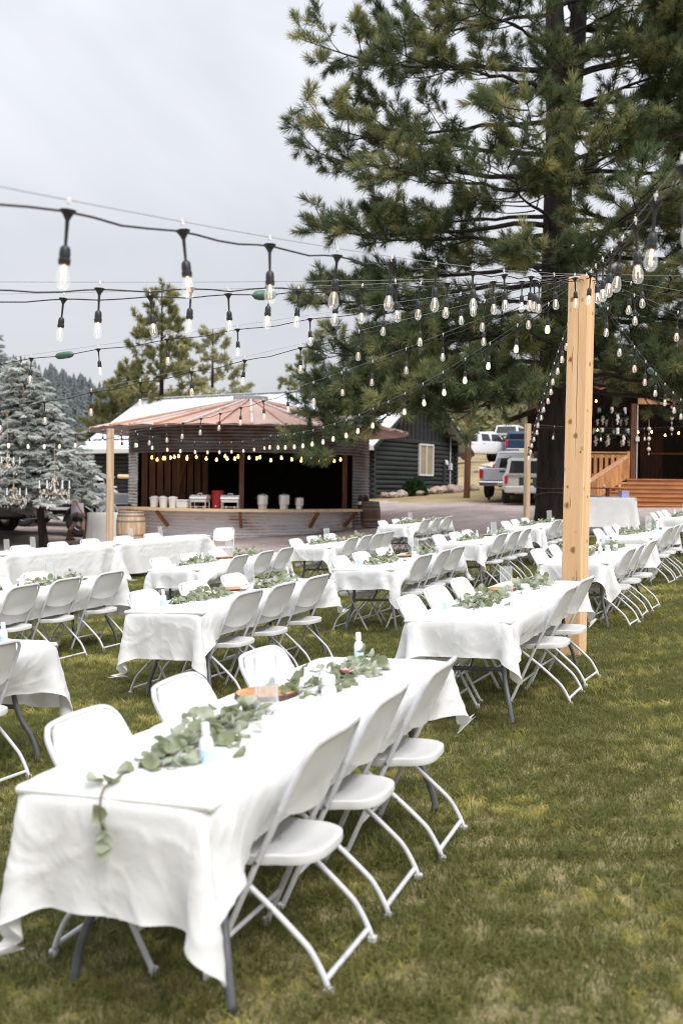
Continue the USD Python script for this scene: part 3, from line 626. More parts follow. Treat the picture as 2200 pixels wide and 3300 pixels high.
SL = [('string of bulbs sweeping highest and nearest across the left sky', 242.2, -.187, .0053, series(.38, .638, 13), 8.9, ()),
      ('upper of the two level strings of bulbs across the left', 228.3, -.1842, .0028, series(.9, .629, 11), 8.6, ()),
      ('level string of bulbs with a green connector box over the bar roof', 217.9, -.1727, .0029, series(.86, .594, 14), 9.4, (3.53,)),
      ('string of bulbs with a green connector box at the far left', 169.8, -.1289, .0012, series(.42, .723, 11), 8.6, (5.12,)),
      ('lowest long string of bulbs running to the left picture edge', 158.5, -.1979, .0051, series(.95, .637, 12), 8.6, ()),
      ('string of bulbs falling to the thin post left of the bar', 124.1, -.1625, .0061, series(.73, .653, 17), 14.4, ()),
      ('string of bulbs dropping to the thin post beside the pine trunk', 82.1, -.0599, -.0033, series(1.3, .72, 15), 12.4, ()),
      ('string of big bulbs coming overhead towards the camera at top right', -100.6, -.1656, .0031, series(.05, .78, 10), 8.6, ()),
      ('string of bulbs falling to the right across the dark stage', 63.8, -.1646, .0097, series(.97, .746, 10), 9.4, (3.55,)),
      ('level string of bulbs with a green box right of the post top', -24.0, -.10, .012, series(.5, .66, 8), 6.4, (1.05,)),
      ('string of bulbs sloping right from the post just below its top', 12.0, -.115, .006, series(.45, .66, 9), 7.4, ()),
      ('string of bulbs sloping right across the low pine boughs', 36.0, -.15, .008, series(.7, .68, 10), 8.4, ())]
for lab, phi, b, c, ts, tm_, bx in SL:
    string_light(lab, ray_string(phi, b, c), ts, tm_, boxes=bx)
def sag_line(p0, p1, sag):
    p0, p1 = V_(p0), V_(p1); L = np.linalg.norm(p1 - p0)
    return (lambda t: tuple(p0 + (p1 - p0) * t / L - V_([0, 0, 4 * sag * (t / L) * (1 - t / L)]))), L
fn, L = sag_line((PX, PY, PZ), (-1.75, 22.2, 2.74), .42); string_light('string of bulbs curving down from the thick post to the bar front', fn, series(.7, .66, 19), L, glass='bulb_warm')
fn, L = sag_line((-4.98, 21.9, 2.84), (-1.9, 28.6, 3.0), .22); string_light('string of glowing bulbs level across the bar front', fn, series(.4, .58, 12), L, glass='bulb_warm')
fn, L = sag_line((-4.98, 21.9, 2.84), (-6.6, 14.6, 2.75), .24); string_light('string of glowing bulbs across the blue spruce', fn, series(.35, .62, 12), L, glass='bulb_warm')
fn, L = sag_line((3.97, 21.85, 3.02), (11.5, 27, 3.75), .25); string_light('thin string of sparse bulbs crossing the dark stage front', fn, series(.8, 1.5, 6), L)

# ------------------------------------------------------------------ table decorations
leafmat('eucalyptus', (.22, .25, .14), (.76, .79, .70), trans=.32, rough=.5, scale=9, lo=.2, hi=.62)
mat('stem', (.12, .09, .05), rough=.7)
mat('petal_white', (.78, .76, .73), (.7, .6, .58), 30, rough=.6)
mat('petal_pink', (.62, .30, .30), (.72, .50, .46), 40, rough=.6)
mat('slice_face', (.58, .29, .11), (.42, .17, .06), 16, rough=.55, bump=.15)
mat('bark', (.06, .038, .028), (.12, .075, .05), 26, rough=.9, bump=.6)
pane('vase_glass', (.95, .958, .96), 0.02, .05, .80, film=.07)  # a little flat white lightens the glass in place of reflections
mat('milk', (.75, .75, .74), rough=.35)
mat('candle', (.80, .74, .66), rough=.5)
mat('gel', (.55, .70, .80), (.45, .62, .75), 60, rough=.25)
mat('bottle_white', (.78, .82, .86), rough=.25)
rg = np.random.default_rng(33)
LEAVES = []
for k in range(4):
    n = 9; a = np.linspace(0, 2 * PI, n, endpoint=False) + .2; r0 = .0235 * (1 + .12 * k); v = [(0, 0, 0)] + [(r0 * (1 + .14 * math.cos(q) * (1 if k % 2 else -.2)) * math.cos(q) + r0, r0 * .92 * math.sin(q), .004 + .010 * math.cos(2 * q) * (1 if k < 2 else -.6)) for q in a]
    v[0] = (r0, 0, -.006); LEAVES.append(usdkit.mesh(stage, numbered('/Prototypes', 'leaf'), (np.array(v), np.array([[0, 1 + i, 1 + (i + 1) % n] for i in range(n)])), LOOK['eucalyptus'], smooth=True).GetPrim())
def garland_proto(spans, seed, tail=False, count=175, flowers=2):
    r = np.random.default_rng(seed); P = proto('eucalyptus_garland'); b = str(P.GetPath())
    tot = sum(q[1] - q[0] for q in spans)
    for (a, c) in spans:
        xs = np.arange(a, c + .01, .09); pts = smooth_path([(x, .05 * math.sin(3.1 * x + seed) + r.uniform(-.02, .02), .775 + r.uniform(0, .02)) for x in xs], 3)
        part(P, 'stem', tube(pts, .004, 5), 'stem')
        n = int(count * (c - a) / tot)
        for k in range(n):
            x = r.uniform(a, c); y0 = .05 * math.sin(3.1 * x + seed); e = min(1, 3.5 * min(x - a, c - x) + .35)
            y = y0 + r.normal(0, .075) * e; z = .762 + abs(r.normal(0, .045)) * e * (1 - min(.8, abs(y - y0) * 4))
            L = LEAVES[r.integers(0, 4)]; p = stage.DefinePrim(numbered(b, 'leaf'), 'Mesh'); p.GetReferences().AddInternalReference(L.GetPath())
            set_matrix(p, mat4((x, y, z), r.uniform(0, 6.28), s=r.uniform(.65, 1.25), rx=r.normal(0, .55), ry=-abs(r.normal(.25, .45))))
    if tail:
        tp = [(-1.02, .04, .775), (-1.15, .02, .775), (-1.245, .0, .765), (-1.275, -.01, .70), (-1.27, -.02, .64)]; part(P, 'stem', tube(smooth_path(tp, 4), .0035, 5), 'stem')
        for q in ((-1.1, .03, .775, .3), (-1.16, -.02, .775, 2.2), (-1.2, .04, .775, 1.2), (-1.262, .0, .735, .2), (-1.268, -.015, .69, 2), (-1.272, -.02, .655, -.5), (-1.274, -.02, .63, .4)):
            p = stage.DefinePrim(numbered(b, 'leaf'), 'Mesh'); p.GetReferences().AddInternalReference(LEAVES[1].GetPath()); hang = q[2] < .75
            set_matrix(p, mat4(q[:3], PI if hang else q[3], s=1.25, ry=(1.35 if hang else -.2), rx=q[3] * .3))
    for k in range(flowers):
        sp = spans[k % len(spans)]; x = r.uniform(sp[0] + .12, sp[1] - .12); y = .05 * math.sin(3.1 * x + seed) + r.uniform(-.04, .04); ms = []
        for ring, (m, rad, el) in enumerate(((7, .038, .35), (6, .028, .8), (4, .016, 1.2))):
            for i in range(m):
                a = i * 6.283 / m + ring * .4; d = V_([math.cos(a) * math.cos(el), math.sin(a) * math.cos(el), math.sin(el)]); s_ = V_([-math.sin(a), math.cos(a), 0]) * rad * .45
                ms.append((np.array([(0, 0, 0), d * rad * .6 + s_, d * rad * 1.1, d * rad * .6 - s_]), np.array([[0, 1, 2], [0, 2, 3]])))
        part(P, 'flower', mv(join(ms), (x, y, .80), s=1.15), 'petal_pink' if k % 2 else 'petal_white')
    return P
GAR = [garland_proto([(-1.02, -.16), (.1, .98)], 2, tail=True, count=290), garland_proto([(-.98, -.22), (.2, 1.0)], 4, count=250, flowers=3), garland_proto([(-.85, .02), (.36, 1.05)], 9, count=250, flowers=2)]
def slice_proto():
    P = proto('wood_slice'); r = np.random.default_rng(3); n = 28; a = np.linspace(0, 2 * PI, n, endpoint=False); rr = .135 * (1 + .06 * np.sin(2 * a + .5) + .03 * np.sin(5 * a) + r.normal(0, .012, n))
    def ring(s, z): return np.stack([np.cos(a) * rr * s, np.sin(a) * rr * s, np.full(n, z)], 1)
    q = lambda m, o=0: [[i, (i + 1) % n, n + (i + 1) % n, n + i] for i in range(n)]
    bark = np.vstack([ring(.97, .755), ring(1.0, .765), ring(1.0, .788), ring(.955, .792)]); f = np.array([[k * n + i, k * n + (i + 1) % n, (k + 1) * n + (i + 1) % n, (k + 1) * n + i] for k in range(3) for i in range(n)])
    part(P, 'bark', tri(bark, f), 'bark')
    v = np.vstack([ring(.957, .7915), ring(.5, .793), [[0, 0, .793]]]); f = [[i, (i + 1) % n, n + (i + 1) % n] for i in range(n)] + [[i, n + (i + 1) % n, n + i] for i in range(n)] + [[n + i, n + (i + 1) % n, 2 * n] for i in range(n)]
    part(P, 'cut_face', (v, np.array(f)), 'slice_face')
    return P
def vase_proto():
    P = proto('glass_vase'); part(P, 'glass', lathe([(0, .757), (.047, .757), (.0485, .762), (.0485, .995), (.0475, .999), (.0455, .996), (.0450, .78), (.043, .776), (0, .775)], 24), 'vase_glass', smooth=40)
    part(P, 'candle', lathe([(0, .777), (.032, .777), (.033, .782), (.033, .80), (.028, .802), (0, .801)], 16), 'candle', smooth=40)
    return P
def jar_proto(milky):
    P = proto('small_jar'); part(P, 'jar', lathe([(0, .756), (.030, .756), (.034, .762), (.034, .80), (.027, .812), (.026, .822), (.0, .822)], 16), 'milk' if milky else 'vase_glass', smooth=40)
    part(P, 'lid', lathe([(0, .846), (.028, .846), (.030, .842), (.030, .823), (0, .823)], 16), 'milk', smooth=40)
    part(P, 'filling', lathe([(0, .759), (.029, .759), (.029, .785), (0, .787)], 12), 'candle' if milky else 'bark', smooth=40)
    return P
def bottle_proto():
    P = proto('small_bottle'); part(P, 'bottle', lathe([(0, .756), (.022, .756), (.0245, .761), (.0245, .835), (.020, .852), (.012, .860), (.012, .866), (0, .866)], 16), 'bottle_white', smooth=40)
    part(P, 'label', lathe([(.0252, .768), (.0252, .815)], 16), 'gel', smooth=True); part(P, 'cap', lathe([(0, .905), (.013, .905), (.0145, .900), (.0145, .866), (0, .866)], 14), 'milk', smooth=40)
    return P
SLICE, VASE, JARM, JARG, BOT = slice_proto(), vase_proto(), jar_proto(True), jar_proto(False), bottle_proto()
DECOR = {  # garland, turned, slice, vase, milky jar, glass jar, bottles
    't1': (0, 0, (.12, .14), (-.13, .0), (.20, -.13), (.27, -.10), ((-.88, -.16), (1.13, .11))), 't2': (2, 0, (.28, .12), (-.02, -.02), (.07, -.15), (.14, -.12), ((-.82, .2),)), 't3': (1, 0, (.03, .1), (.18, .0), (-.16, -.2), (-.25, -.19), ((-1.05, .1), (.95, .02))),
    't4': (1, 1, (.1, .05), (.22, -.08), (.02, -.14), None, ((-.9, .18),)), 't5': (2, 1, (.1, .05), (.25, -.05), (.0, -.12), (.05, -.2), ((-.4, -.12), (.5, .1))), 't6': (0, 1, (.0, .08), (.1, -.1), (.2, .1), None, ((-.5, .1), (.3, -.2))),
    't7': (1, 0, (.0, .0), (.3, .05), (.0, -.15), None, ((-.7, .1),)), 't8': (1, 0, (.12, .03), (.30, .08), None, None, ((-.55, -.02),)), 't9': (2, 1, (.1, .05), (.33, -.02), (.2, .18), (.1, .2), ((-.2, -.1),)), 't10': (1, 1, (-.2, .0), (-.1, .1), None, None, ((1.0, -.12),)),
    't12': (0, 1, (.15, .0), (-.3, .12), None, None, ((-.6, .1),)), 't13': (2, 0, (.1, .0), (-.1, .1), (.3, -.05), None, ((-.5, .1),)), 't14': (1, 0, (.2, .05), (.15, -.1), None, None, ((-.5, -.05), (.45, .1))), 't15': (2, 1, (.3, .05), (.5, -.05), (.42, -.12), None, ((-.6, .1),))}
for n, x, y, deg, ck, turn, desc in TABLES:
    g, gt, sl, va, jm, jg, bs = DECOR[n]; M = TM[n]
    place(GAR[g], 'eucalyptus_garland', M @ mat4(rz=PI * gt), f'grey-green eucalyptus garland along {desc}', 'garland', 'leaf garlands along the tables')
    place(SLICE, 'wood_slice', M @ mat4((*sl, .004), sl[0] * 9), f'round wood slice with bark rim on {desc}', 'wood slice', 'wood slices on the tables')
    place(VASE, 'glass_vase', M @ mat4((*va, 0), 0), f'tall clear glass cylinder vase on {desc}', 'vase', 'glass vases on the tables')
    if jm: place(JARM, 'small_jar', M @ mat4((*jm, 0)), f'small white lidded jar on {desc}', 'jar', 'small jars on the tables')
    if jg: place(JARG, 'small_jar', M @ mat4((*jg, 0)), f'small clear jar with white lid on {desc}', 'jar', 'small jars on the tables')
    for k, q in enumerate(bs):
        place(BOT, 'small_bottle', M @ mat4((*q, 0), 1.0 + k), f'small blue-labelled bottle, {"near" if q[0] < 0 else "far"} half of {desc}', 'bottle', 'small bottles on the tables')
for k, (h, q) in enumerate((('h0', (.2, .05)), ('h0', (-.5, .12)), ('h1', (-.3, .1)), ('h1', (-.9, .0)))):
    place(VASE, 'glass_vase', TM[h] @ mat4((*q, 0)), 'tall clear glass vase, ' + ('rightmost', 'second from the right', 'third from the right', 'leftmost')[k] + ' on the long head table', 'vase', 'glass vases on the tables')

# ------------------------------------------------------------------ hills
groundmat('hill_soil', [(.3, (.12, .12, .08)), (.5, (.17, .165, .11)), (.7, (.22, .20, .14))], 0.05, 0.6, .6, fine=2)
def hill(x0, x1, y0, y1, fn, n=60):
    X, Y = np.meshgrid(np.linspace(x0, x1, n), np.linspace(y0, y1, 40)); Z = fn(X, Y); return grid_mesh(X, Y, Z)
def hill_left(X, Y):
    t = np.clip((Y - 190) / 190, 0, 1); t = t * t * (3 - 2 * t); rid = np.interp(X, [-420, -260, -117, -82, -40, 0, 60], [66, 58, 39, 29, 17, 9, 5])
    return 1.0 + (rid - 1 + 5 * (meshkit.fbm(np.stack([X / 40, Y / 40, X * 0], -1), 4, 3) - .5)) * t
def hill_right(X, Y):
    t = np.clip((Y - 92) / 150, 0, 1); t = t * t * (3 - 2 * t); rid = np.interp(X, [-10, 10, 35, 90, 200], [5, 11, 20, 26, 30])
    return 4.2 + .01 * (Y - 92) + (rid - 4 + 4 * (meshkit.fbm(np.stack([X / 25, Y / 25, X * 0], -1), 4, 8) - .5)) * t
setting('hill', hill(-420, 60, 185, 420, hill_left), 'hill_soil', smooth=True)
setting('hill', hill(-12, 200, 90, 260, hill_right), 'hill_soil', smooth=True)

# ------------------------------------------------------------------ trees
mat('pine_bark', (.010, .008, .0075), (.045, .032, .027), 7, rough=.95, bump=1.0, bscale=16, stretch=(1, 1, .18), detail=6)
mat('limb_bark', (.016, .013, .012), (.05, .038, .03), 9, rough=.95)
leafmat('pine_needles', (.095, .130, .060), (.66, .60, .25), trans=.42, sprig=.42, rough=.45, scale=.55, lo=.26, hi=.80)
leafmat('pine_needles_olive', (.20, .20, .08), (.68, .60, .27), trans=.42, sprig=.3, rough=.6, scale=.3, lo=.25, hi=.75)
leafmat('grey_leaves', (.34, .33, .20), (.72, .68, .46), trans=.45, rough=.6, scale=.4, lo=.25, hi=.75)
leafmat('spruce_needles', (.40, .43, .40), (.92, .935, .91), trans=.42, sprig=.3, rough=.6, scale=.9, lo=.2, hi=.6)
leafmat('far_needles', (.13, .15, .15), (.22, .235, .225), trans=.1, rough=.8, scale=.05)  # distance haze is put into this grey-green colour
mat('bud', (.30, .12, .05), (.42, .20, .09), 20, rough=.8)
mat('cone', (.33, .15, .06), (.22, .10, .05), 14, rough=.8)
def tuft(n, length, w, seed, spread=1.0, stem=.16):
    r = np.random.default_rng(seed); v, f = [], []
    for k in range(n):
        z0 = r.uniform(0, stem); th = r.uniform(.25, 1.75) * spread * (1.12 - .75 * z0 / stem); ph = r.uniform(0, 6.28); L = length * r.uniform(.7, 1.1)
        d = V_([math.sin(th) * math.cos(ph), math.sin(th) * math.sin(ph), math.cos(th)]); s_ = np.cross(d, r.normal(size=3)); s_ *= w / 2 / np.linalg.norm(s_)
        b = V_([0, 0, z0]); m = b + d * L * .55 + V_([0, 0, .02 * L]); e = b + d * L + V_([0, 0, .10 * L])
        v += [b - s_ * .5, b + s_ * .5, m + s_, m - s_, e]; q = k * 5; f += [[q, q + 1, q + 2], [q, q + 2, q + 3], [q + 3, q + 2, q + 4]]
    return np.array(v), np.array(f)
TUFTS = [tuft(88, .235, .0115, k, stem=.24) for k in range(3)]
BUD = lathe([(0, -.01), (.018, .01), (.016, .04), (0, .065)], 6)

def limb_path(p0, az, L, rise, droop, tip, n=12, wob=.0, r=None):
    t = np.linspace(0, 1, n); s_ = t * L; h = s_ * math.tan(rise) - droop * t ** 2 * L + tip * np.clip(t - .6, 0, 1) ** 2 * L * 2
    side = np.cumsum(r.normal(0, wob, n)) * L / n if r is not None else 0
    x = p0[0] + np.cos(az) * s_ - np.sin(az) * side; y = p0[1] + np.sin(az) * s_ + np.cos(az) * side
    return np.stack([x, y, p0[2] + h + (np.cumsum(r.normal(0, wob, n)) * L / n if r is not None else 0)], 1)

def conifer(name, label, cat, base, trunk, limbs, seed, twig=.42, tuft_scale=1.0, needles='pine_needles', tufts=None, bare=.28, sub=True, buds=.35, extra=None, group=None, limb_r=.075, dens=1.0, bark='pine_bark', sec_len=1.6):
    """trunk: list of (dx, dy, z, r) polylines; limbs: list of (x, y, z, azimuth, length, rise, droop, tip)"""
    r = np.random.default_rng(seed); t = thing(name, label, cat, mat4(base), group)
    for k, tr in enumerate(trunk):
        tr = V_(tr); n = 4; sp = smooth_path(tr, n); part(t, 'trunk', tube(sp[:, :3], sp[:, 3], 16), bark, smooth=True)
    pos, dirs, sc = [], [], []
    for (x, y, z, az, L, rise, droop, tip) in limbs:
        P = limb_path((x, y, z), az, L, rise, droop, tip, 13, .12, r); rad = limb_r * (L / 6) ** .8 * np.linspace(1, .12, 13)
        ms = [tube(P, rad, 7)]
        d_main = np.gradient(P, axis=0); cum = np.linspace(0, L, 13)
        q = bare * L + r.uniform(0, .3)
        side = 1
        while q < L * .99:
            i = min(11, int(q / L * 12)); fr = q / L * 12 - i; p = P[i] * (1 - fr) + P[i + 1] * fr; dm = d_main[i] / np.linalg.norm(d_main[i])
            u = q / L; sl = (sec_len * (1 - abs(u - .5) * 1.1) * r.uniform(.55, 1.15)) * min(1, L / 4) + .15
            side = -side; ang = side * r.uniform(.6, 1.15); c, s_ = math.cos(ang), math.sin(ang)
            d = V_([dm[0] * c - dm[1] * s_, dm[0] * s_ + dm[1] * c, dm[2] * .5 + r.normal(.10, .22)]); d /= np.linalg.norm(d)
            m = 6; tt = np.linspace(0, 1, m); S = p + d * (tt * sl)[:, None]; S[:, 2] += -.10 * sl * tt + .24 * sl * tt ** 2 + np.cumsum(r.normal(0, .02, m)); S[:, :2] += np.cumsum(r.normal(0, .03, (m, 2)), axis=0) * sl
            if sub: ms.append(tube(S, np.linspace(.022, .008, m) * max(.6, min(1, sl)), 4, cap=False))
            nt = max(1, int(sl / (twig * .62) * dens))
            for k in range(nt + 1):
                w = 1.0 if k == nt else r.uniform(.25, 1); j = min(m - 2, int(w * (m - 1) * .999)); g = w * (m - 1) - j; b = S[j] * (1 - g) + S[j + 1] * g
                dd = d + r.normal(0, .55, 3) + V_([0, 0, .42]); dd /= np.linalg.norm(dd); tl = 0 if k == nt else r.uniform(.12, twig)
                e = b + dd * tl
                if sub and tl > 0: ms.append(tube([b, (b + e) / 2 + V_([0, 0, -.02]), e], .0075, 3, cap=False))
                for h in range(1 if tl < .3 else 2):
                    pos.append(e - dd * .10 - dd * h * .17); dirs.append(dd + r.normal(0, .25, 3)); sc.append(r.uniform(.75, 1.2) * tuft_scale * (.9 if h else 1))
            q += r.uniform(.22, .52) * max(.7, L / 6) / dens
        dd = P[-1] - P[-2]; dd /= np.linalg.norm(dd)
        for k in range(3): pos.append(P[-1] - dd * .14 * k); dirs.append(dd + V_([0, 0, .5]) + r.normal(0, .3, 3)); sc.append(tuft_scale)
        part(t, 'limb', join(ms), 'limb_bark', smooth=False)
    if extra is not None:
        for (p, d) in extra: pos.append(p); dirs.append(d); sc.append(tuft_scale)
    pos, dirs, sc = np.array(pos), np.array(dirs), np.array(sc); T = tufts or TUFTS
    b = str(t.GetPath()); q = quat(frames(dirs, r.uniform(0, 6.28, len(pos))))
    scatter(b + '/crown', [(m, needles) for m in T], r.integers(0, len(T), len(pos)), pos, q, sc)
    if buds:
        k = r.random(len(pos)) < buds
        scatter(b + '/buds', [(BUD, 'bud')], np.zeros(k.sum()), pos[k] + dirs[k] / np.linalg.norm(dirs[k], axis=1, keepdims=True) * .17 * sc[k][:, None], q[k], sc[k])
    return t, len(pos)

def big_pine():
    r = np.random.default_rng(12); limbs = []
    base = (5.72, 28.0, gz(5.72, 28.0) - .1)
    LEFT = PI   # azimuth of the picture's left
    # boughs seen against the sky on the left: height, azimuth offset, length, rise, droop, tip
    for z, da, L, rise, dr, tp in [(14.6, .15, 6.6, .16, .10, .2), (13.9, -.35, 5.2, .0, .05, .3), (12.4, .0, 6.9, .10, .12, .35), (11.9, .45, 5.2, .1, .15, .3), (11.2, -.25, 6.0, .15, .18, .3), (10.4, .2, 6.6, .06, .12, .3), (9.7, -.1, 7.0, .20, .16, .35), (9.2, .55, 5.6, .05, .15, .3), (8.7, -.5, 5.2, .12, .2, .25), (8.4, .1, 6.7, .03, .12, .25), (7.9, .35, 6.0, .1, .22, .3), (7.4, -.2, 6.4, .02, .16, .15), (6.9, .05, 6.9, .02, .18, .2), (6.3, .5, 5.6, .0, .12, .2), (6.0, -.3, 5.7, -.02, .2, .2), (5.6, .2, 6.5, -.02, .18, .2), (5.2, .65, 5.4, -.02, .14, .2), (5.0, -.05, 6.4, .02, .24, .2), (4.6, .38, 6.0, .06, .28, .25)]:
        limbs.append((0, 0, z, LEFT + da, L, rise, dr, tp))
    # low and camera-side boughs that hang in front of the trunk and over the bar, the cabin and the stage
    for z, az, L, rise, dr, tp in [(4.4, 3.45, 6.7, .02, .40, .10), (4.2, 3.75, 6.2, .02, .36, .12), (4.6, 3.2, 6.6, .0, .34, .1), (4.1, 4.05, 5.0, .0, .34, .1), (4.3, 5.9, 6.0, .02, .30, .1), (4.5, 3.25, 6.6, .0, .26, .15), (4.2, 3.6, 6.2, .02, .24, .1), (4.4, 2.9, 6.0, -.02, .2, .1), (4.7, 3.95, 6.0, .0, .26, .1), (4.3, 4.3, 4.6, .05, .22, .15), (4.9, 4.55, 4.0, .1, .2, .2), (5.4, 4.85, 4.2, .08, .2, .2), (4.8, 5.2, 5.2, .05, .26, .15), (4.4, 5.6, 5.8, .05, .26, .1), (4.7, 5.95, 6.4, .03, .24, .1), (4.2, .05, 6.4, .05, .25, .1), (5.1, .3, 6.2, .02, .2, .15), (5.6, 5.8, 6.2, .04, .2, .2), (6.2, 5.3, 5.2, .06, .16, .25),
                              (6.6, 4.4, 4.4, .1, .14, .3), (7.8, 5.5, 5.4, .1, .14, .3), (8.9, 4.7, 4.0, .14, .14, .3), (8.2, 4.2, 4.6, .1, .14, .3), (9.6, 5.3, 4.6, .12, .14, .3), (10.7, 5.6, 4.4, .15, .12, .35), (12.2, 5.5, 4.2, .15, .12, .3), (13.3, 5.3, 3.8, .15, .12, .3), (14.3, 5.7, 4.4, .12, .12, .3), (13.0, 3.9, 4.4, .12, .12, .3), (14.6, 3.7, 5.0, .12, .12, .3), (9.9, 4.3, 4.2, .12, .14, .3), (11.3, 5.5, 4.8, .12, .14, .3), (6.5, 0.0, 6.4, .05, .14, .25), (7.3, 6.0, 6.4, .06, .14, .25), (8.6, .1, 6.4, .08, .14, .25), (9.8, 6.1, 6.2, .1, .14, .25), (11.0, .15, 6.0, .1, .14, .3), (12.6, 6.0, 5.8, .12, .12, .3), (13.8, .1, 5.4, .12, .12, .3), (11.6, 5.85, 5.4, .12, .14, .3), (12.9, 6.2, 5.6, .1, .12, .3), (14.4, 5.95, 5.2, .1, .12, .3), (15.0, .25, 5.0, .1, .12, .3), (10.2, 5.75, 5.4, .1, .14, .3), (15.2, 5.3, 3.8, .12, .12, .3), (14.9, 4.6, 3.4, .1, .12, .3), (11.8, 4.55, 3.0, .12, .12, .3)]:
        limbs.append((0, 0, z, az, L, rise, dr, tp))
    ga = 2.399
    k = 0
    for z in np.arange(4.3, 18.6, .36):
        az = k * ga + .7; k += 1
        if math.cos(az - PI) > .55: continue
        if z > 8.6 and abs((az - 4.75 + PI) % (2 * PI) - PI) < .62: continue
        L = np.interp(z, [4, 8, 12, 18.6], [5.6, 6.6, 6.2, 3.6]) * r.uniform(.8, 1.1)
        if math.sin(az) > .6: L *= .8
        low = z < 5.8
        limbs.append((0, 0, z, az, L, r.uniform(.0, .22) if not low else r.uniform(-.02, .06), r.uniform(.08, .22), r.uniform(.15, .4)))
    limbs = [(x + (.12 if z > 12.6 and math.cos(az) < 0 else 0), y, z - base[2] + .45, az, L, a, b, c) for x, y, z, az, L, a, b, c in limbs]
    trunk = [[(0, 0, -.3, .56), (0, 0, .25, .46), (.02, 0, 1.2, .405), (.05, 0, 4, .40), (.08, .02, 8, .39), (.10, .02, 10.5, .37), (.02, 0, 12.5, .30), (-.10, 0, 15, .22), (-.12, 0, 19.5, .04)], [(.14, .02, 9.9, .33), (.34, .02, 11.6, .29), (.52, .02, 13.0, .25), (.60, 0, 15.4, .19), (.65, 0, 18.8, .03)]]
    return conifer('pine_tree', 'huge dark pine with thick bare trunk filling the upper right', 'tree', base, trunk, limbs, 4, dens=1.26, tuft_scale=1.12, bare=.33)
_, NT = big_pine()
print('big pine tufts', NT)

CLUMPS = [tuft(60, .36, .034, 20 + k, spread=1.15, stem=.3) for k in range(2)]
def small_pine(label, x, y, h, rad, crown0, seed, needles='pine_needles_olive', tr=.22, top=.35, n=None, lean=0.0, dens=.8, group=None, name='pine_tree', cl=None, ts=1.0):
    r = np.random.default_rng(seed); limbs = []; z0 = gz(x, y); k = 0
    for z in np.linspace(crown0, h * .97, n or 30):
        u = (z - crown0) / (h - crown0); L = rad * (math.sin(min(1, (u * .85 + .22)) * PI) ** .7 * (1 - u) ** .35 + top * u * .4) * r.uniform(.65, 1.12)
        limbs.append((lean * z, 0, z, k * 2.399 + seed, max(.5, L), r.uniform(-.02, .3), r.uniform(.05, .2), .25)); k += 1
    return conifer(name, label, 'tree', (x, y, z0 - .1), [[(0, 0, -.3, tr), (lean * h * .5, 0, h * .5, tr * .6), (lean * h, 0, h, .03)]], limbs, seed + 50, twig=.5, tuft_scale=1.0 * ts, needles=needles, tufts=cl or CLUMPS, bare=.22, sub=False, buds=0, dens=dens, sec_len=1.3, limb_r=.05, group=group)
small_pine('tall olive-green pine behind the silver roof, left of the chimney pipe', -11.0, 62, 12.4, 2.6, 3.4, 3, n=40, dens=.85)
small_pine('dark olive pine half hidden behind the tall one at the left', -13.9, 66, 7.6, 3.3, 1.2, 6, n=36, dens=1.0)
LEAFCL = [tuft(46, .34, .07, 30 + k, spread=1.6, stem=.5) for k in range(2)]
small_pine('pale loose leafy tree behind the roof chimney pipe', -9.7, 76, 10.9, 3.6, 1.8, 9, needles='grey_leaves', n=30, dens=.55, name='leafy_tree', cl=LEAFCL)
small_pine('small round-topped pine above the roof ridge', -3.1, 84, 9.6, 2.7, 3.0, 11, n=26, dens=.7)
for k, (x, y, h, rd, sd, lab) in enumerate([(9.0, 96, 9.5, 3.2, 15, 'olive pine on the slope behind the brown utility pole'), (16.0, 92, 8.0, 3.0, 17, 'olive pine on the slope directly behind the parked white trucks'), (23.5, 90, 10.5, 3.2, 19, 'olive pine on the slope behind the stage roof'), (12.0, 108, 9.0, 3.6, 23, 'broad pine high on the slope behind the pine trunk'), (4.5, 92, 9.0, 3.0, 27, 'olive pine behind the gable of the log cabin')]):
    small_pine(lab, x, y, h, rd, 1.0, sd, needles=('pine_needles_olive', 'grey_leaves')[k % 2], n=24, dens=.6)

# forest on the far hills: one mass of trees
def fir(seed):
    r = np.random.default_rng(seed); v, f = [], []
    for k in range(16):
        z = .06 + .9 * k / 16; rad = .26 * (1 - z) + .02
        for j in range(6):
            a = j * 1.047 + k * .6 + r.uniform(-.2, .2); rr = rad * r.uniform(.7, 1.2); b = len(v)
            v += [(0, 0, z + .10), (rr * math.cos(a - .42), rr * math.sin(a - .42), z - .03), (rr * 1.15 * math.cos(a), rr * 1.15 * math.sin(a), z - .06), (rr * math.cos(a + .42), rr * math.sin(a + .42), z - .02)]; f += [[b, b + 1, b + 2], [b, b + 2, b + 3]]
    return np.array(v), np.array(f)
FIRS = [fir(k) for k in range(3)]
rf = np.random.default_rng(40); n = 5200
fx, fy = rf.uniform(-330, 55, n), rf.uniform(215, 405, n); fz = hill_left(fx, fy); keep = rf.random(n) < .35 + .65 * (meshkit.noise(np.stack([fx / 18, fy / 18, fx * 0], -1), 4) > .35)
fx, fy, fz = fx[keep], fy[keep], fz[keep]; qq = quat(frames(np.tile([0, 0, 1.0], (len(fx), 1)), rf.uniform(0, 6.28, len(fx))))
scatter('/World/forest', [(m, 'far_needles') for m in FIRS], rf.integers(0, 3, len(fx)), np.stack([fx, fy, fz - .3], 1), qq, rf.uniform(5.5, 9.5, len(fx)), 'hazy grey-green conifer forest on the hill at the left', 'forest')
n = 900; fx, fy = rf.uniform(-8, 150, n), rf.uniform(112, 250, n); fz = hill_right(fx, fy)
qq = quat(frames(np.tile([0, 0, 1.0], (n, 1)), rf.uniform(0, 6.28, n)))
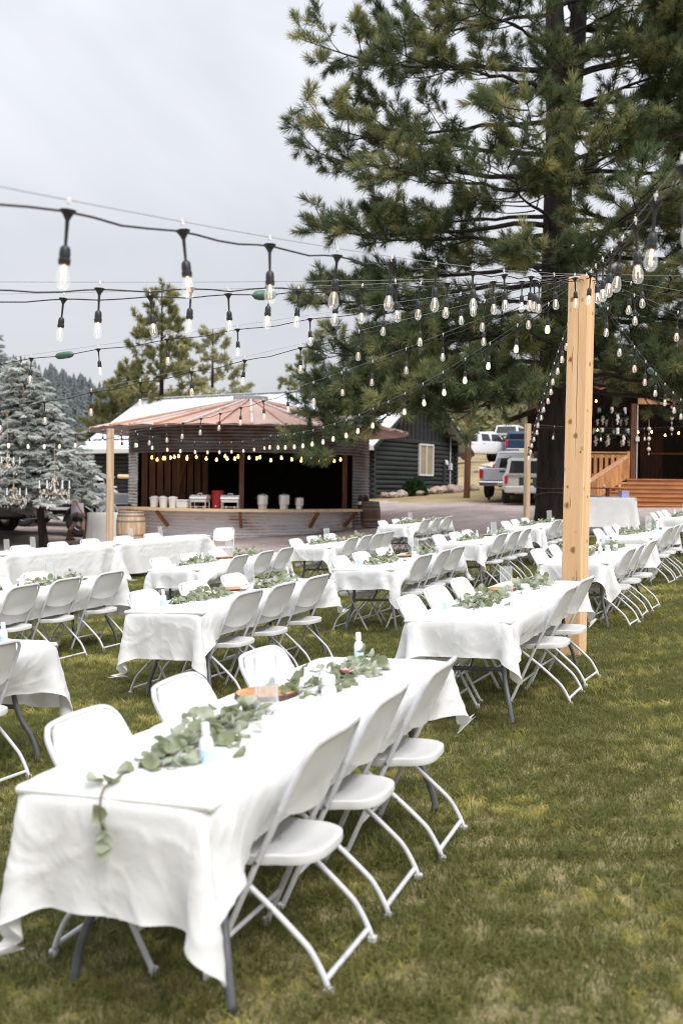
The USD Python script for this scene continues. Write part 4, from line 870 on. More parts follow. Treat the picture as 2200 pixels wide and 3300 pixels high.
scatter('/World/forest_001', [(m, 'pine_needles_olive') for m in FIRS], rf.integers(0, 3, n), np.stack([fx, fy, fz - .3], 1), qq, np.stack([rf.uniform(6, 11, n)] * 2 + [rf.uniform(4.5, 8, n)], 1), 'olive scrub and pines on the slope behind the trucks', 'forest')

# blue spruce
def shoot(seed):
    r = np.random.default_rng(seed); ms = []
    for (dx, dy, L) in ((0, 0, .24), (.5, .1, .17), (-.5, -.05, .17), (.25, .35, .13), (-.25, .3, .13)):
        d = V_([dx, dy * .5, 1.0]); d /= np.linalg.norm(d); b = V_([0, 0, .0]) if dx == 0 else V_([0, 0, r.uniform(.02, .09)]); v, f = [], []
        a = np.cross(d, [0, 1, .1]); a /= np.linalg.norm(a); c = np.cross(d, a)
        ms.append(tube([b, b + d * L * .55, b + d * L], [.020, .024, .008], 5))
        for k in range(26):
            h = r.uniform(.1, 1) * L; ph = r.uniform(0, 6.28); o = math.cos(ph) * a + math.sin(ph) * c; t_ = b + d * h; e = t_ + o * .036 + d * .022; s_ = np.cross(o, d) * .0055; q = len(v); v += [t_ - s_, t_ + s_, e]; f.append([q, q + 1, q + 2])
        ms.append((np.array(v), np.array(f)))
    return join(ms)
SHOOTS = [shoot(k) for k in range(3)]
def spruce(label, x, y, h, rad, z0, seed, lean):
    r = np.random.default_rng(seed); b = (x, y, gz(x, y) - .1); t = thing('blue_spruce', label, 'tree', mat4(b))
    part(t, 'trunk', tube(smooth_path([(0, 0, -.2), (lean * .3, 0, h * .3), (lean, 0, h)], 5), np.linspace(.16, .02, 11), 10), 'pine_bark', smooth=True)
    pos, dirs, sc = [], [], []
    zs = np.arange(z0, h - .1, .20); k = 0
    for z in zs:
        u = (z - z0) / (h - z0); L0 = rad * (1 - u) ** .8 + .12; m = max(4, int(9 * (1 - u) + 3)); cx = lean * (z / h) ** 1.1
        ms = []
        for j in range(m):
            az = 6.283 * j / m + k * 1.1 + r.uniform(-.25, .25); L = L0 * r.uniform(.7, 1.12); P = limb_path((cx, 0, z), az, L, -.05, .30, .32, 7, .06, r); ms.append(tube(P, np.linspace(.03, .008, 7) * min(1, L), 4))
            n = max(3, int(L / .085))
            for i in range(n):
                w = (i + .5 + r.uniform(-.4, .4)) / n; w = .18 + .82 * np.clip(w, 0, 1); g = w * 6; a_ = min(5, int(g)); p = P[a_] * (1 - (g - a_)) + P[a_ + 1] * (g - a_); d = P[a_ + 1] - P[a_]; d /= np.linalg.norm(d)
                sd = (-1) ** i * r.uniform(.5, 1.15) if i < n - 1 else 0; c, s_ = math.cos(sd), math.sin(sd); dd = V_([d[0] * c - d[1] * s_, d[0] * s_ + d[1] * c, d[2] + r.normal(.05, .16)])
                reach = (1 - w) * L * .42 * abs(math.sin(sd)) + .02
                for q in np.arange(0, reach + .01, .17): pos.append(p + dd * q); dirs.append(dd + r.normal(0, .15, 3)); sc.append(r.uniform(1.0, 1.4))
        part(t, 'limb', join(ms), 'limb_bark'); k += 1
    pos, dirs = np.array(pos), np.array(dirs); print('spruce shoots', len(pos))
    scatter(str(t.GetPath()) + '/crown', [(m, 'spruce_needles') for m in SHOOTS], r.integers(0, 3, len(pos)), pos, quat(frames(dirs, r.uniform(-.5, .5, len(pos)))), sc)
    cn = [];
    for _ in range(26):
        a = r.uniform(3.3, 6.3); z = r.uniform(h * .55, h * .95); u = (z - z0) / (h - z0); rr = (rad * (1 - u) ** .8) * r.uniform(.5, .95); cn.append(mv(lathe([(0, 0), (.022, -.02), (.026, -.07), (.016, -.12), (0, -.13)], 6), (rr * math.cos(a) + lean * z / h, rr * math.sin(a), z - .1)))
    for m in cn: part(t, 'cone', m, 'cone')
spruce('frosty blue spruce with a bare lower trunk at the left edge', -8.72, 30.0, 5.7, 2.15, 1.95, 2, -.75)
spruce('taller blue spruce cut off by the left picture edge', -11.9, 32.5, 7.8, 2.4, 1.6, 7, .2)

# ------------------------------------------------------------------ round corrugated bar
def rusty(name, c, rust, dark, amt_lo, amt_hi, stretch=(.5, .5, 3.0), metal=.0, rough=.55, scale=1.6, groove=0.0):
    """painted or zinc sheet with rust; groove: rust and dirt sit in the valleys of the corrugation"""
    nodes = {'g': ('texture_coordinate', {}), 'm': ('mapping', {'scale': stretch}), 'n': ('noise_texture', {'scale': scale, 'detail': 7.0, 'roughness': .68, 'distortion': .4}), 'n2': ('noise_texture', {'scale': scale * 5, 'detail': 4.0}),
        'r': ('map_range', {'from_min': amt_lo, 'from_max': amt_hi, 'clamp': True}), 'c2': ('rgb_ramp', {'ramp': [(.3, dark), (.6, rust)]}), 'mx': ('mix_color', {'a': c}), 'p': ('principled_bsdf', {'roughness': rough, 'metallic': metal})}
    links = [('g.object', 'm.vector'), ('m.vector', 'n.vector'), ('m.vector', 'n2.vector'), ('n2.fac', 'c2.fac'), ('r.result', 'mx.fac'), ('c2.color', 'mx.b'), ('mx.result', 'p.base_color')]
    if groove:
        nodes.update({'sx': ('separate_xyz', {}), 'sm': ('math', {'math_type': 'multiply', 'value2': 2 * PI / PITCHZ}), 'sn': ('math', {'math_type': 'sine'}), 'sa': ('math', {'math_type': 'multiply_add', 'value2': -groove})})
        links += [('g.object', 'sx.vector'), ('sx.z', 'sm.value1'), ('sm.value', 'sn.value1'), ('sn.value', 'sa.value1'), ('n.fac', 'sa.value3'), ('sa.value', 'r.value')]
    else: links.append(('n.fac', 'r.value'))
    LOOK[name] = usdkit.material(stage, f'/World/Looks/{name}', nodes, links, surface='p.BSDF')
PITCHZ = .104
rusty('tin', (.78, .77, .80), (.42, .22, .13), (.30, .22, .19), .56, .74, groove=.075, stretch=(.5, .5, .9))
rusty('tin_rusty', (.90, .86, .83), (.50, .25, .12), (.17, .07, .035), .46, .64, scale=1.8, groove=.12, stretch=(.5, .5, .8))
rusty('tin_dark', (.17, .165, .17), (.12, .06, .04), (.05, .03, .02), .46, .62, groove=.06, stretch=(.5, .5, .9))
rusty('roof_rust', (.56, .33, .26), (.50, .24, .13), (.42, .29, .24), .40, .60, stretch=(1, 1, 1), scale=.9)
rusty('roof_rust_pale', (.62, .42, .35), (.54, .30, .21), (.52, .40, .34), .40, .62, stretch=(1, 1, 1), scale=.9)
rusty('roof_rib', (.66, .62, .60), (.46, .22, .14), (.55, .45, .40), .50, .62, stretch=(1, 1, 1), scale=1.4)
wood('plank_light', (.86, .64, .40), (.70, .48, .27), axis=0, scale=4, squeeze=.12)
wood('plank_brown', (.15, .062, .03), (.06, .028, .015), axis=2, scale=4, squeeze=.08)
wood('brace_wood', (.34, .17, .07), (.20, .09, .035), axis=2, scale=4, squeeze=.1)
mat('interior', (.012, .011, .011), rough=.9)  # near-black colour stands in for deep shade inside the hut
mat('steel', (.80, .80, .81), rough=.25, metal=.55)
mat('cap_grey', (.42, .42, .43), rough=.5, metal=.3)
BX, BY = -3.24, 36.0; BZ = .0
B = thing('bar_hut', 'round corrugated iron bar hut with fanned rusty roof and open front', 'bar', mat4((BX, BY, 0)))
def corrugated(a0, a1, z0, z1, R0, pitch=.104, amp=.020, n=None):
    """a sheet bent round the drum, ridges running level; angles from the side facing the camera, to the right positive"""
    m = int((z1 - z0) / pitch * 5); z = np.linspace(z0, z1, m); n = n or max(3, int(abs(a1 - a0) / 4) + 2); a = np.radians(np.linspace(a0, a1, n)); rr = R0 + amp * np.sin(z / pitch * 2 * PI)
    A, Z = np.meshgrid(a, z); RR = np.repeat(rr[:, None], n, 1); return grid_mesh(RR * np.sin(A), -RR * np.cos(A), Z)
R0 = 4.2; OPA, OPB = -56.5, 58.7; CT = .93; OT = 2.70; EV = 3.50
for k, (a0, a1) in enumerate([(OPA, -29), (-29, 1.5), (1.5, 30), (30, OPB)]): part(B, 'corrugated_panel', corrugated(a0, a1, -.15, CT - .07, R0 + (.004 if k % 2 else 0)), 'tin', smooth=60)
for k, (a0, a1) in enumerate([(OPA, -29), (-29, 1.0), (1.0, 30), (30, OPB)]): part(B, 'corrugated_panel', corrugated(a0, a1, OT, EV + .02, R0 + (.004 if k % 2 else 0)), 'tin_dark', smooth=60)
for k, (z0, z1) in enumerate([(-.15, .86), (.85, 1.78), (1.77, 2.72), (2.71, EV + .02)]): part(B, 'corrugated_panel', corrugated(OPA - 38, OPA, z0, z1, R0 + (.005 if k % 2 else 0)), 'tin_dark' if k == 3 else 'tin_rusty', smooth=60, label='rust streaked corrugated panel' if k < 3 else None)
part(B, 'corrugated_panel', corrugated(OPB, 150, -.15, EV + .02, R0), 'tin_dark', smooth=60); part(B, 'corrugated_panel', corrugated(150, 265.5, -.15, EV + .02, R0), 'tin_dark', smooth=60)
def arcbox(a0, a1, r0, r1, z0, z1, n=8):
    a = np.radians(np.linspace(a0, a1, n)); s_, c = np.sin(a), -np.cos(a); v = []
    for k in range(n): v += [(r0 * s_[k], r0 * c[k], z0), (r1 * s_[k], r1 * c[k], z0), (r1 * s_[k], r1 * c[k], z1), (r0 * s_[k], r0 * c[k], z1)]
    f = [[4 * k + i, 4 * k + (i + 1) % 4, 4 * k + 4 + (i + 1) % 4, 4 * k + 4 + i] for k in range(n - 1) for i in range(4)] + [[0, 1, 2, 3], [4 * n - 1, 4 * n - 2, 4 * n - 3, 4 * n - 4]]
    return tri(v, f)
part(B, 'inner_wall', arcbox(-180, 180, 3.7, 3.74, -.1, 3.4, 40), 'interior') if False else None
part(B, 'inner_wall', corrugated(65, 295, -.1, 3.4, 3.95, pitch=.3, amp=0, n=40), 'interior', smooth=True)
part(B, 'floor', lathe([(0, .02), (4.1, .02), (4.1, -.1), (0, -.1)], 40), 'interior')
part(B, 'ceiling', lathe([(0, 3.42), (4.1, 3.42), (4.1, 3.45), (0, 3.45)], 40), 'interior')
cs = np.linspace(-60, 60, 6)
for k in range(5): part(B, 'counter_plank', arcbox(cs[k] + .06, cs[k + 1] - .06, 3.95, 4.86, CT - .075, CT + (.002 if k % 2 else 0), 4), 'plank_light')
def polar(a, r, z): a = math.radians(a); return (r * math.sin(a), -r * math.cos(a), z)
for a in (-33, 1.5, 32, 52): part(B, 'counter_brace', beam(polar(a, R0 + .03, .36), polar(a, 4.74, CT - .09), .09, .09), 'brace_wood')
for a, w in ((1.5, .14), (54.5, .16), (-42, .06)): part(B, 'timber_post', beam(polar(a, 4.1 if w > .1 else 3.2, CT - .02), polar(a, 4.1 if w > .1 else 3.2, OT + .1), w, w, up=(0, 1, 0)), 'plank_brown')
for k in range(9):
    a = -57.5 + k * 1.9; p = V_(polar(-57, 3.95, 0)) + k * V_([.235, .12, 0]); part(B, 'back_board', beam((p[0], p[1], .6), (p[0] + .0, p[1], 2.72), .2, .03 + .004 * (k % 2), up=(0, 1, 0)), 'plank_brown')
part(B, 'back_brace', beam((polar(-57, 3.95, 0)[0] + .9, polar(-57, 3.95, 0)[1] + .40, 1.0), (polar(-57, 3.95, 0)[0] + 1.3, polar(-57, 3.95, 0)[1] + .55, 2.6), .12, .04, up=(0, 1, 0)), 'plank_brown')
RE, ZE, RA, ZA = 5.56, 3.50, .55, 4.62; NW = 34
for k in range(NW):
    a0, a1 = 360 / NW * (k - .5) - 5.3 + 5.6, 360 / NW * (k + .5) - 5.3 + 5.6; am = (a0 + a1) / 2
    v = [polar(a0, RE, ZE), polar(a1, RE, ZE), polar(a1, RA, ZA), polar(a0, RA, ZA)]; v += [(x, y, z - .02) for x, y, z in v]; m_ = V_(polar(am, (RE + RA) / 2, (ZE + ZA) / 2 + .025))
    v = np.vstack([v, [polar(am, RE, ZE + .03), polar(am, RA, ZA + .005)]])
    part(B, 'roof_panel', (v, np.array([[0, 8, 9], [0, 9, 3], [8, 1, 2], [8, 2, 9], [4, 7, 6], [4, 6, 5], [0, 4, 5], [0, 5, 1]])), ('roof_rust', 'roof_rust_pale', 'roof_rust')[k % 3])
    part(B, 'roof_rib', beam(polar(a0, RE + .015, ZE + .035), polar(a0, RA, ZA + .035), .085, .05), 'roof_rib' if k % 2 else 'roof_rust')
part(B, 'roof_cap', lathe([(0, 4.80), (.60, 4.80), (.62, 4.78), (.62, 4.66), (.58, 4.64), (0, 4.64)], 28), 'cap_grey', smooth=40)
rb = np.random.default_rng(3)
def bulbs(name, label, pts, sz=.034):
    t = thing(name, label, 'string lights')
    part(t, 'cable', tube(np.array(pts) + [0, 0, .08], .006, 4), 'cable')
    for p in pts: part(t, 'bulb', mv(lathe([(0, .07), (.014, .06), (.018, .03), (sz, 0), (sz * .7, -.03), (0, -.042)], 8), p), 'bulb_amber', smooth=True)
aa = np.sort(np.concatenate([np.linspace(-52, 56, 22), rb.uniform(-50, 50, 8)]))
bulbs('string_light', 'row of lit amber bulbs hanging inside the bar opening', [(BX + polar(a, 3.85, 0)[0], BY + polar(a, 3.85, 0)[1], 2.52 + rb.uniform(-.06, .06)) for a in aa])
# on the counter
def on_counter(px, r=4.35):
    """angle round the drum of a thing standing at this bearing"""
    a = 0.0
    for _ in range(20):
        x, y, _z = polar(math.degrees(a), r, 0); want = (px - 1100) / 3281 * (BY + y) - BX; a = math.asin(max(-.95, min(.95, want / r)))
    p = polar(math.degrees(a), r, 0); return (BX + p[0], BY + p[1], CT + .003), -a * 0 + a
def chafer(label, px):
    p, a = on_counter(px, 4.3); t = thing('chafing_dish', label, 'chafing dish', mat4(p, a), 'chafing dishes on the bar counter')
    part(t, 'water_pan', box((-.27, -.17, .20), (.27, .17, .29), .012), 'steel'); n = 13; th = np.linspace(0, PI, n); prof = [( -.18 * math.cos(q), .30 + .13 * math.sin(q)) for q in th]
    v = [(x, y, z) for x in (-.285, .285) for y, z in prof]; f = [[i, i + 1, n + i + 1, n + i] for i in range(n - 1)]; v2, f2 = tri(v, f); caps = [[0, i, i + 1] for i in range(1, n - 1)] + [[n, n + i + 1, n + i] for i in range(1, n - 1)]
    part(t, 'lid', (v2, np.vstack([f2, caps])), 'steel', smooth=40)
    part(t, 'handle', tube([(-.07, 0, .43), (-.07, 0, .47), (.07, 0, .47), (.07, 0, .43)], .01, 6), 'steel')
    for x in (-.25, .25):
        for y in (-.15, .15): part(t, 'leg', beam((x, y, 0), (x, y, .21), .022, .022, up=(0, 1, 0)), 'steel')
    for x in (-.13, .13): part(t, 'burner', mv(lathe([(0, .0), (.04, 0), (.04, .07), (0, .07)], 10), (x, 0, .01)), 'steel', smooth=40)
    part(t, 'rack', box((-.25, -.15, .05), (.25, .15, .065)), 'steel')
chafer('steel chafing dish left of the red drink cooler', 644); chafer('steel chafing dish right of the red drink cooler', 742)
def pot(label, px, s):
    p, a = on_counter(px, 4.3); t = thing('soup_kettle', label, 'pot', mat4(p, a, s=s), 'steel pots on the bar counter')
    part(t, 'pot', lathe([(0, .14), (.15, .14), (.165, .16), (.165, .42), (.172, .43), (0, .43)], 20), 'steel', smooth=40); part(t, 'lid', lathe([(0, .475), (.09, .462), (.165, .437), (0, .437)], 20), 'steel', smooth=40)
    part(t, 'knob', lathe([(0, .52), (.018, .515), (.018, .49), (.008, .474), (0, .474)], 8), 'socket', smooth=40)
    for x in (-1, 1): part(t, 'handle', tube([(x * .165, 0, .36), (x * .215, 0, .36), (x * .22, 0, .33), (x * .165, 0, .32)], .012, 6), 'socket')
    part(t, 'stand', lathe([(.13, .14), (.13, .0), (.12, 0), (.12, .14)], 4), 'steel'); part(t, 'burner', lathe([(0, .01), (.04, .01), (.04, .08), (0, .08)], 10), 'steel')
pot('tallest steel pot, leftmost of the three on the bar counter', 846, 1.0); pot('steel pot with a raised lid, middle of the three on the counter', 915, 1.02); pot('smallest steel pot, rightmost of the three on the bar counter', 964, .82)
mat('red_plastic', (.30, .012, .015), rough=.35)
p, a = on_counter(701, 4.05); t = thing('drink_cooler', 'red drink cooler with a lid between the two chafing dishes', 'cooler', mat4(p, a))
part(t, 'body', lathe([(0, 0), (.165, 0), (.175, .02), (.185, .5), (0, .5)], 20), 'red_plastic', smooth=40); part(t, 'lid', lathe([(0, .575), (.16, .57), (.195, .55), (.195, .5), (0, .5)], 20), 'red_plastic', smooth=40); part(t, 'tap', tube([(0, -.18, .09), (0, -.24, .09), (0, -.245, .05)], .016, 6), 'milk'); part(t, 'handle', tube([(-.19, 0, .42), (-.25, 0, .42), (-.25, 0, .36), (-.19, 0, .36)], .014, 6), 'red_plastic')
for k, (px, r_) in enumerate(((497, 4.3), (527, 4.35), (557, 4.32))):
    p, a = on_counter(px, r_); t = thing('white_bucket', 'white bucket holding a cloth and ladles, ' + ('leftmost', 'middle', 'rightmost')[k] + ' of three on the counter end', 'bucket', mat4(p, a), 'white buckets on the counter end')
    part(t, 'bucket', lathe([(0, .0), (.115, 0), (.145, .29), (.155, .295), (.155, .305), (.14, .30), (.11, .02), (0, .02)], 18), 'milk', smooth=40)
    v, f = blob(.15, k + 3, (1, 1, .5), .3); part(t, 'cloth', (v + [0, 0, .30], f), 'milk', smooth=True)
    for q in range(2): part(t, 'ladle', join([tube([(.05 * q - .03, 0, .2), (.06 * q - .03, .02, .48 + .06 * q)], .009, 5), mv(lathe([(0, -.04), (.035, -.02), (.04, .01), (0, .01)], 8), (.06 * q - .03, .02, .5 + .06 * q))]), 'socket')
p, a = on_counter(590, 4.3); t = thing('serving_tub', 'clear white serving tub left of the chafing dishes', 'tub', mat4(p, a)); part(t, 'tub', box((-.19, -.13, 0), (.19, .13, .22), .03), 'milk'); part(t, 'lid', box((-.2, -.14, .222), (.2, .14, .27), .02), 'bottle_white')
for k, px in enumerate((1162, 1178)):
    p, a = on_counter(px, 4.55); t = thing('coffee_urn', 'black and steel coffee urn, ' + ('left', 'right') [k] + ' of the pair at the right counter end', 'urn', mat4(p, a), 'coffee urns at the right counter end')
    part(t, 'body', lathe([(0, 0), (.10, 0), (.105, .12), (.105, .30), (.085, .38), (0, .40)], 16), 'rubber', smooth=40); part(t, 'band', lathe([(.107, .14), (.107, .24)], 16), 'steel'); part(t, 'lid', lathe([(0, .46), (.05, .455), (.07, .40), (0, .395)], 12), 'red_plastic' if k else 'rubber', smooth=40)
# barrels
wood('stave', (.55, .40, .26), (.36, .24, .14), axis=2, scale=5, squeeze=.12, rand=.12); wood('stave_dark', (.20, .12, .08), (.10, .06, .04), axis=2, scale=5, squeeze=.12)
mat('hoop', (.22, .21, .22), rough=.5, metal=.5)
def barrel(label, x, y, h, r, mt):
    t = thing('wooden_barrel', label, 'barrel', mat4((x, y, gz(x, y)))); n = 18
    zz = np.linspace(0, h, 9); rr = r * (1 - .17 * (2 * zz / h - 1) ** 2)
    for k in range(n):
        a0, a1 = 2 * PI * k / n + .006, 2 * PI * (k + 1) / n - .006; v = []
        for z, q in zip(zz, rr): v += [(q * math.cos(a0), q * math.sin(a0), z), (q * 1.004 * math.cos((a0 + a1) / 2), q * 1.004 * math.sin((a0 + a1) / 2), z), (q * math.cos(a1), q * math.sin(a1), z)]
        part(t, 'stave', tri(v, [[3 * i + j, 3 * i + j + 1, 3 * i + j + 4, 3 * i + j + 3] for i in range(8) for j in range(2)]), mt)
    part(t, 'lid', lathe([(0, h - .03), (rr[-1], h - .03), (rr[-1], h - .06), (0, h - .06)], 24), mt)
    for f_ in (.04, .14, .30, .70, .86, .96):
        q = r * (1 - .17 * (2 * f_ - 1) ** 2) + .006; part(t, 'hoop', lathe([(q, f_ * h - .022), (q + .004, f_ * h - .02), (q + .004, f_ * h + .02), (q, f_ * h + .022)], 24), 'hoop')
barrel('pale oak barrel with dark hoops at the left of the bar', -6.2, 30.0, 1.0, .43, 'stave'); barrel('dark oak barrel under the right end of the bar counter', .95, 33.4, .85, .33, 'stave_dark')

# ------------------------------------------------------------------ log cabin
mat('log', (.010, .013, .0135), (.026, .030, .031), 3, rough=.75, bump=.5, bscale=14, stretch=(.2, .2, 1), coords='world')
mat('board_dark', (.009, .011, .0115), (.019, .022, .023), 5, rough=.8)
mat('metal_roof', (.55, .57, .60), (.62, .64, .67), .7, rough=.42, coords='world')
mat('trim_white', (.62, .60, .57), rough=.6); mat('curtain', (.62, .46, .30), (.52, .37, .23), 4, rough=.8); mat('eave_wood', (.16, .11, .08), (.11, .08, .06), 6, rough=.8)
pane('window_glass', (.85, .87, .88), .0, .04, .5)
CG = V_([3.6, 50.5]); cw, cn, cmn = V_([.545, .8386]), V_([.8386, -.545]), V_([-.8386, .545]); HW, EZ, PK, CB, CLEN = 4.2, 4.02, 6.62, .85, 18.0
C = thing('log_cabin', 'dark log cabin with silver metal roof and a tan window in its gable', 'cabin')
def cp(u, n, z, m=0.0): q = CG + cw * u + cn * n + cmn * m; return (q[0], q[1], z)
lr = .118
for k in range(14):
    z = CB + lr + k * .226
    if z < EZ: part(C, 'wall_log', tube([cp(-HW - .25, -.02, z), cp(HW + .28, -.02, z)], lr, 10), 'log', smooth=50)
    if z + .11 < EZ + .2: part(C, 'wall_log', tube([cp(-HW, .25, z + .113), cp(-HW, 0, z + .113, CLEN)], lr, 10), 'log', smooth=50); part(C, 'wall_log', tube([cp(HW, .25, z + .113), cp(HW, 0, z + .113, 5)], lr, 10), 'log', smooth=50)
for k in range(40):
    u = -HW + .105 + k * .21; h = EZ - .1 + (PK - .18 - EZ) * (1 - abs(u) / (HW + .5)) + .12
    part(C, 'gable_board', beam(cp(u, .0 if k % 2 else .035, EZ - .1), cp(u, .0 if k % 2 else .035, h), .208, .03, up=(cn[0], cn[1], 0)), 'board_dark')
part(C, 'gable_trim', beam(cp(-HW, .1, EZ - .12), cp(HW, .1, EZ - .12), .05, .12), 'board_dark')
ov, eo = .75, .95; sl = (PK - EZ) / HW; ze = EZ - sl * eo + .10
npan = 22
for side in (-1, 1):
    for k in range(npan):
        m0, m1 = -ov + (CLEN + 1.3) * k / npan, -ov + (CLEN + 1.3) * (k + 1) / npan - .004
        v = [cp(side * (HW + eo), 0, ze, m0), cp(side * (HW + eo), 0, ze, m1), cp(0, 0, PK + .06, m1), cp(0, 0, PK + .06, m0)]; v += [(x, y, z - .04) for x, y, z in v]
        part(C, 'roof_panel', tri(v, [[0, 1, 2, 3], [4, 7, 6, 5], [0, 4, 5, 1], [0, 3, 7, 4], [1, 5, 6, 2]]), 'metal_roof')
        part(C, 'roof_seam', beam(cp(side * (HW + eo), 0, ze + .02, m0), cp(0, 0, PK + .085, m0), .035, .045), 'metal_roof')
    part(C, 'barge_board', beam(cp(side * (HW + eo), 0, ze - .13, -ov - .02), cp(0, 0, PK - .08, -ov - .02), .035, .15), 'board_dark')
    part(C, 'fascia', beam(cp(side * (HW + eo) , 0, ze - .12, -ov), cp(side * (HW + eo), 0, ze - .12, CLEN + .5), .035, .2), 'trim_white')
    for k in range(7): part(C, 'purlin', beam(cp(side * HW * k / 6.5, 0, PK - .2 - sl * HW * k / 6.5 - .08, -ov + .05), cp(side * HW * k / 6.5, 0, PK - .2 - sl * HW * k / 6.5 - .08, .3), .1, .12), 'eave_wood')
part(C, 'ridge_cap', beam(cp(0, 0, PK + .10, -ov), cp(0, 0, PK + .10, CLEN + .5), .3, .05), 'metal_roof')
wu = .95; W_ = part(C, 'window', join([box((-.74, -.05, -.80), (.74, .06, -.72)), box((-.74, -.05, .72), (.74, .06, .80)), box((-.74, -.05, -.72), (-.66, .06, .72)), box((.66, -.05, -.72), (.74, .06, .72)), box((-.035, -.04, -.72), (.035, .05, .72))]), 'trim_white')
WM = np.eye(4); WM[:3, 0] = (*cw, 0); WM[:3, 1] = (*(-cn), 0); WM[:3, 3] = cp(wu, .13, 3.03); set_matrix(W_, WM)
part(W_, 'glass', box((-.66, -.012, -.72), (.66, -.008, .72)), 'window_glass'); part(W_, 'curtain', box((-.66, .02, -.72), (.66, .04, .72)), 'curtain')
part(C, 'meter_box', join([mv(tm(trimesh.creation.box((.18, .14, .34))), cp(3.55, .17, 2.75), math.atan2(cw[1], cw[0])), tube([cp(3.55, .16, 1.3), cp(3.55, .16, 2.6)], .03, 6), tube([cp(3.55, .16, 2.9), cp(3.55, .16, 4.6)], .025, 6)]), 'frame_white')
part(C, 'meter', mv(lathe([(0, .1), (.12, .09), (.14, .0), (0, 0)], 16), cp(3.15, .1, 2.95), rz=math.atan2(cn[1], cn[0]), ry=PI / 2), 'milk', smooth=40)
part(C, 'meter_board', mv(tm(trimesh.creation.box((.22, .06, 1.1))), cp(2.95, .12, 2.5), math.atan2(cw[1], cw[0])), 'board_dark')
pp = V_(cp(-HW * .55, 0, 0, 9.2)); part(C, 'chimney_pipe', mv(lathe([(0, 1.2), (.22, 1.2), (.22, 1.1), (.13, 1.02), (.13, 0), (0, 0)], 14), (pp[0], pp[1], PK - sl * HW * .55 - .1)), 'cap_grey', smooth=40)
part(C, 'porch_beam', tube([cp(-HW - 1.1, 0, 2.0, 8.5), cp(-HW - 1.1, 0, 2.06, 15)], .11, 8), 'plank_light')
mat('rock', (.30, .21, .175), (.42, .33, .29), 4, rough=.85, bump=.6, bscale=10, rand=.18)
mat('rock_pale', (.40, .34, .30), (.50, .45, .41), 4, rough=.85, bump=.6, bscale=10, rand=.15)
ORDN = 'first second third fourth fifth sixth seventh eighth ninth tenth eleventh twelfth thirteenth fourteenth fifteenth sixteenth seventeenth eighteenth nineteenth twentieth'.split()
ORDN += ['twenty-' + w for w in ORDN[:9]] + ['thirtieth'] + ['thirty-' + w for w in ORDN[:9]]
rr_ = np.random.default_rng(17)
for k in range(30):
    u = -4.0 + k * .29 + rr_.uniform(-.1, .1); q = V_(cp(u, .75 + rr_.uniform(-.25, .75), 0)); r = rr_.uniform(.11, .33); v, f = blob(r, k, (rr_.uniform(.9, 1.35), 1, rr_.uniform(.55, .9)), .5, 2); z = gz(q[0], q[1])
    single('rock', (v + [q[0], q[1], z + r * .35], f), 'rock', f'pinkish boulder at the log cabin base, {ORDN[k]} from the left', 'rock', smooth=30, group='boulders along the log cabin')
for k in range(34):
    x = 8.0 + k * .17 + rr_.uniform(-.1, .1); y = 60.5 + rr_.uniform(-1.2, 1.2); r = rr_.uniform(.13, .36); v, f = blob(r, k + 60, (rr_.uniform(.9, 1.5), 1, .7), .5, 2)
    single('rock', (v + [x, y, gz(x, y) + r * .3], f), 'rock_pale', f'pale boulder below the parked white truck, {ORDN[k]} from the left', 'rock', smooth=30, group='boulders below the parked trucks')
leafmat('bush_leaves', (.02, .055, .012), (.09, .15, .04), trans=.2, scale=3)
def bush(label, x, y, r, h, n, seed):
    q = np.random.default_rng(seed); t = thing('bush', label, 'bush', mat4((x, y, gz(x, y)))); d = q.normal(size=(n, 3)); d /= np.linalg.norm(d, axis=1, keepdims=True); d[:, 2] = np.abs(d[:, 2]); rad = q.uniform(.45, 1, n) ** .5
    P = d * rad[:, None] * [r, r, h]; part(t, 'stems', join([tube([(0, 0, 0), d[k] * [r * .8, r * .8, h * .8]], .012, 4) for k in range(12)]), 'stem')
    scatter(str(t.GetPath()) + '/foliage', [(tuft(40, .13, .035, 90 + k, 1.5, .1), 'bush_leaves') for k in range(2)], q.integers(0, 2, n), P, quat(frames(d + q.normal(0, .4, (n, 3)))), q.uniform(.8, 1.3, n))
bq = cp(-2.1, 1.2, 0); bush('round dark green bush among the boulders at the cabin', bq[0], bq[1], .52, .75, 150, 3)
wood('pole_wood', (.16, .07, .035), (.08, .035, .02), axis=2, scale=4, squeeze=.05)
UP = thing('utility_pole', 'tall brown utility pole between the cabin and the pickup', 'pole', mat4((5.52, 45, gz(5.52, 45)))); part(UP, 'shaft', tube([(0, 0, -.3), (.06, 0, 4), (.12, 0, 9)], [.145, .135, .11], 14), 'pole_wood', smooth=True); part(UP, 'tag', box((.0, -.15, 2.2), (.06, -.138, 2.5)), 'curtain'); part(UP, 'crossarm', box((-1.0, -.16, 8.4), (1.2, -.04, 8.52)), 'pole_wood')
single('fence_post', tube([(6.35, 44, gz(6.35, 44) - .2), (6.37, 44, gz(6.35, 44) + .9)], .07, 8), 'pole_wood', 'short brown fence post left of the silver pickup', 'post')
mat('rope', (.11, .08, .06), rough=.9)
rp = thing('rope', 'rope wound twice round the big pine trunk', 'rope', mat4((5.73, 28.0, gz(5.72, 28)))); a = np.linspace(0, 2 * PI, 33)
for z, dz in ((1.25, .05), (.98, -.12)): part(rp, 'loop', tube(np.stack([.435 * np.cos(a), .435 * np.sin(a), z + dz * np.sin(a * 1)], 1), .018, 6), 'rope', smooth=True)

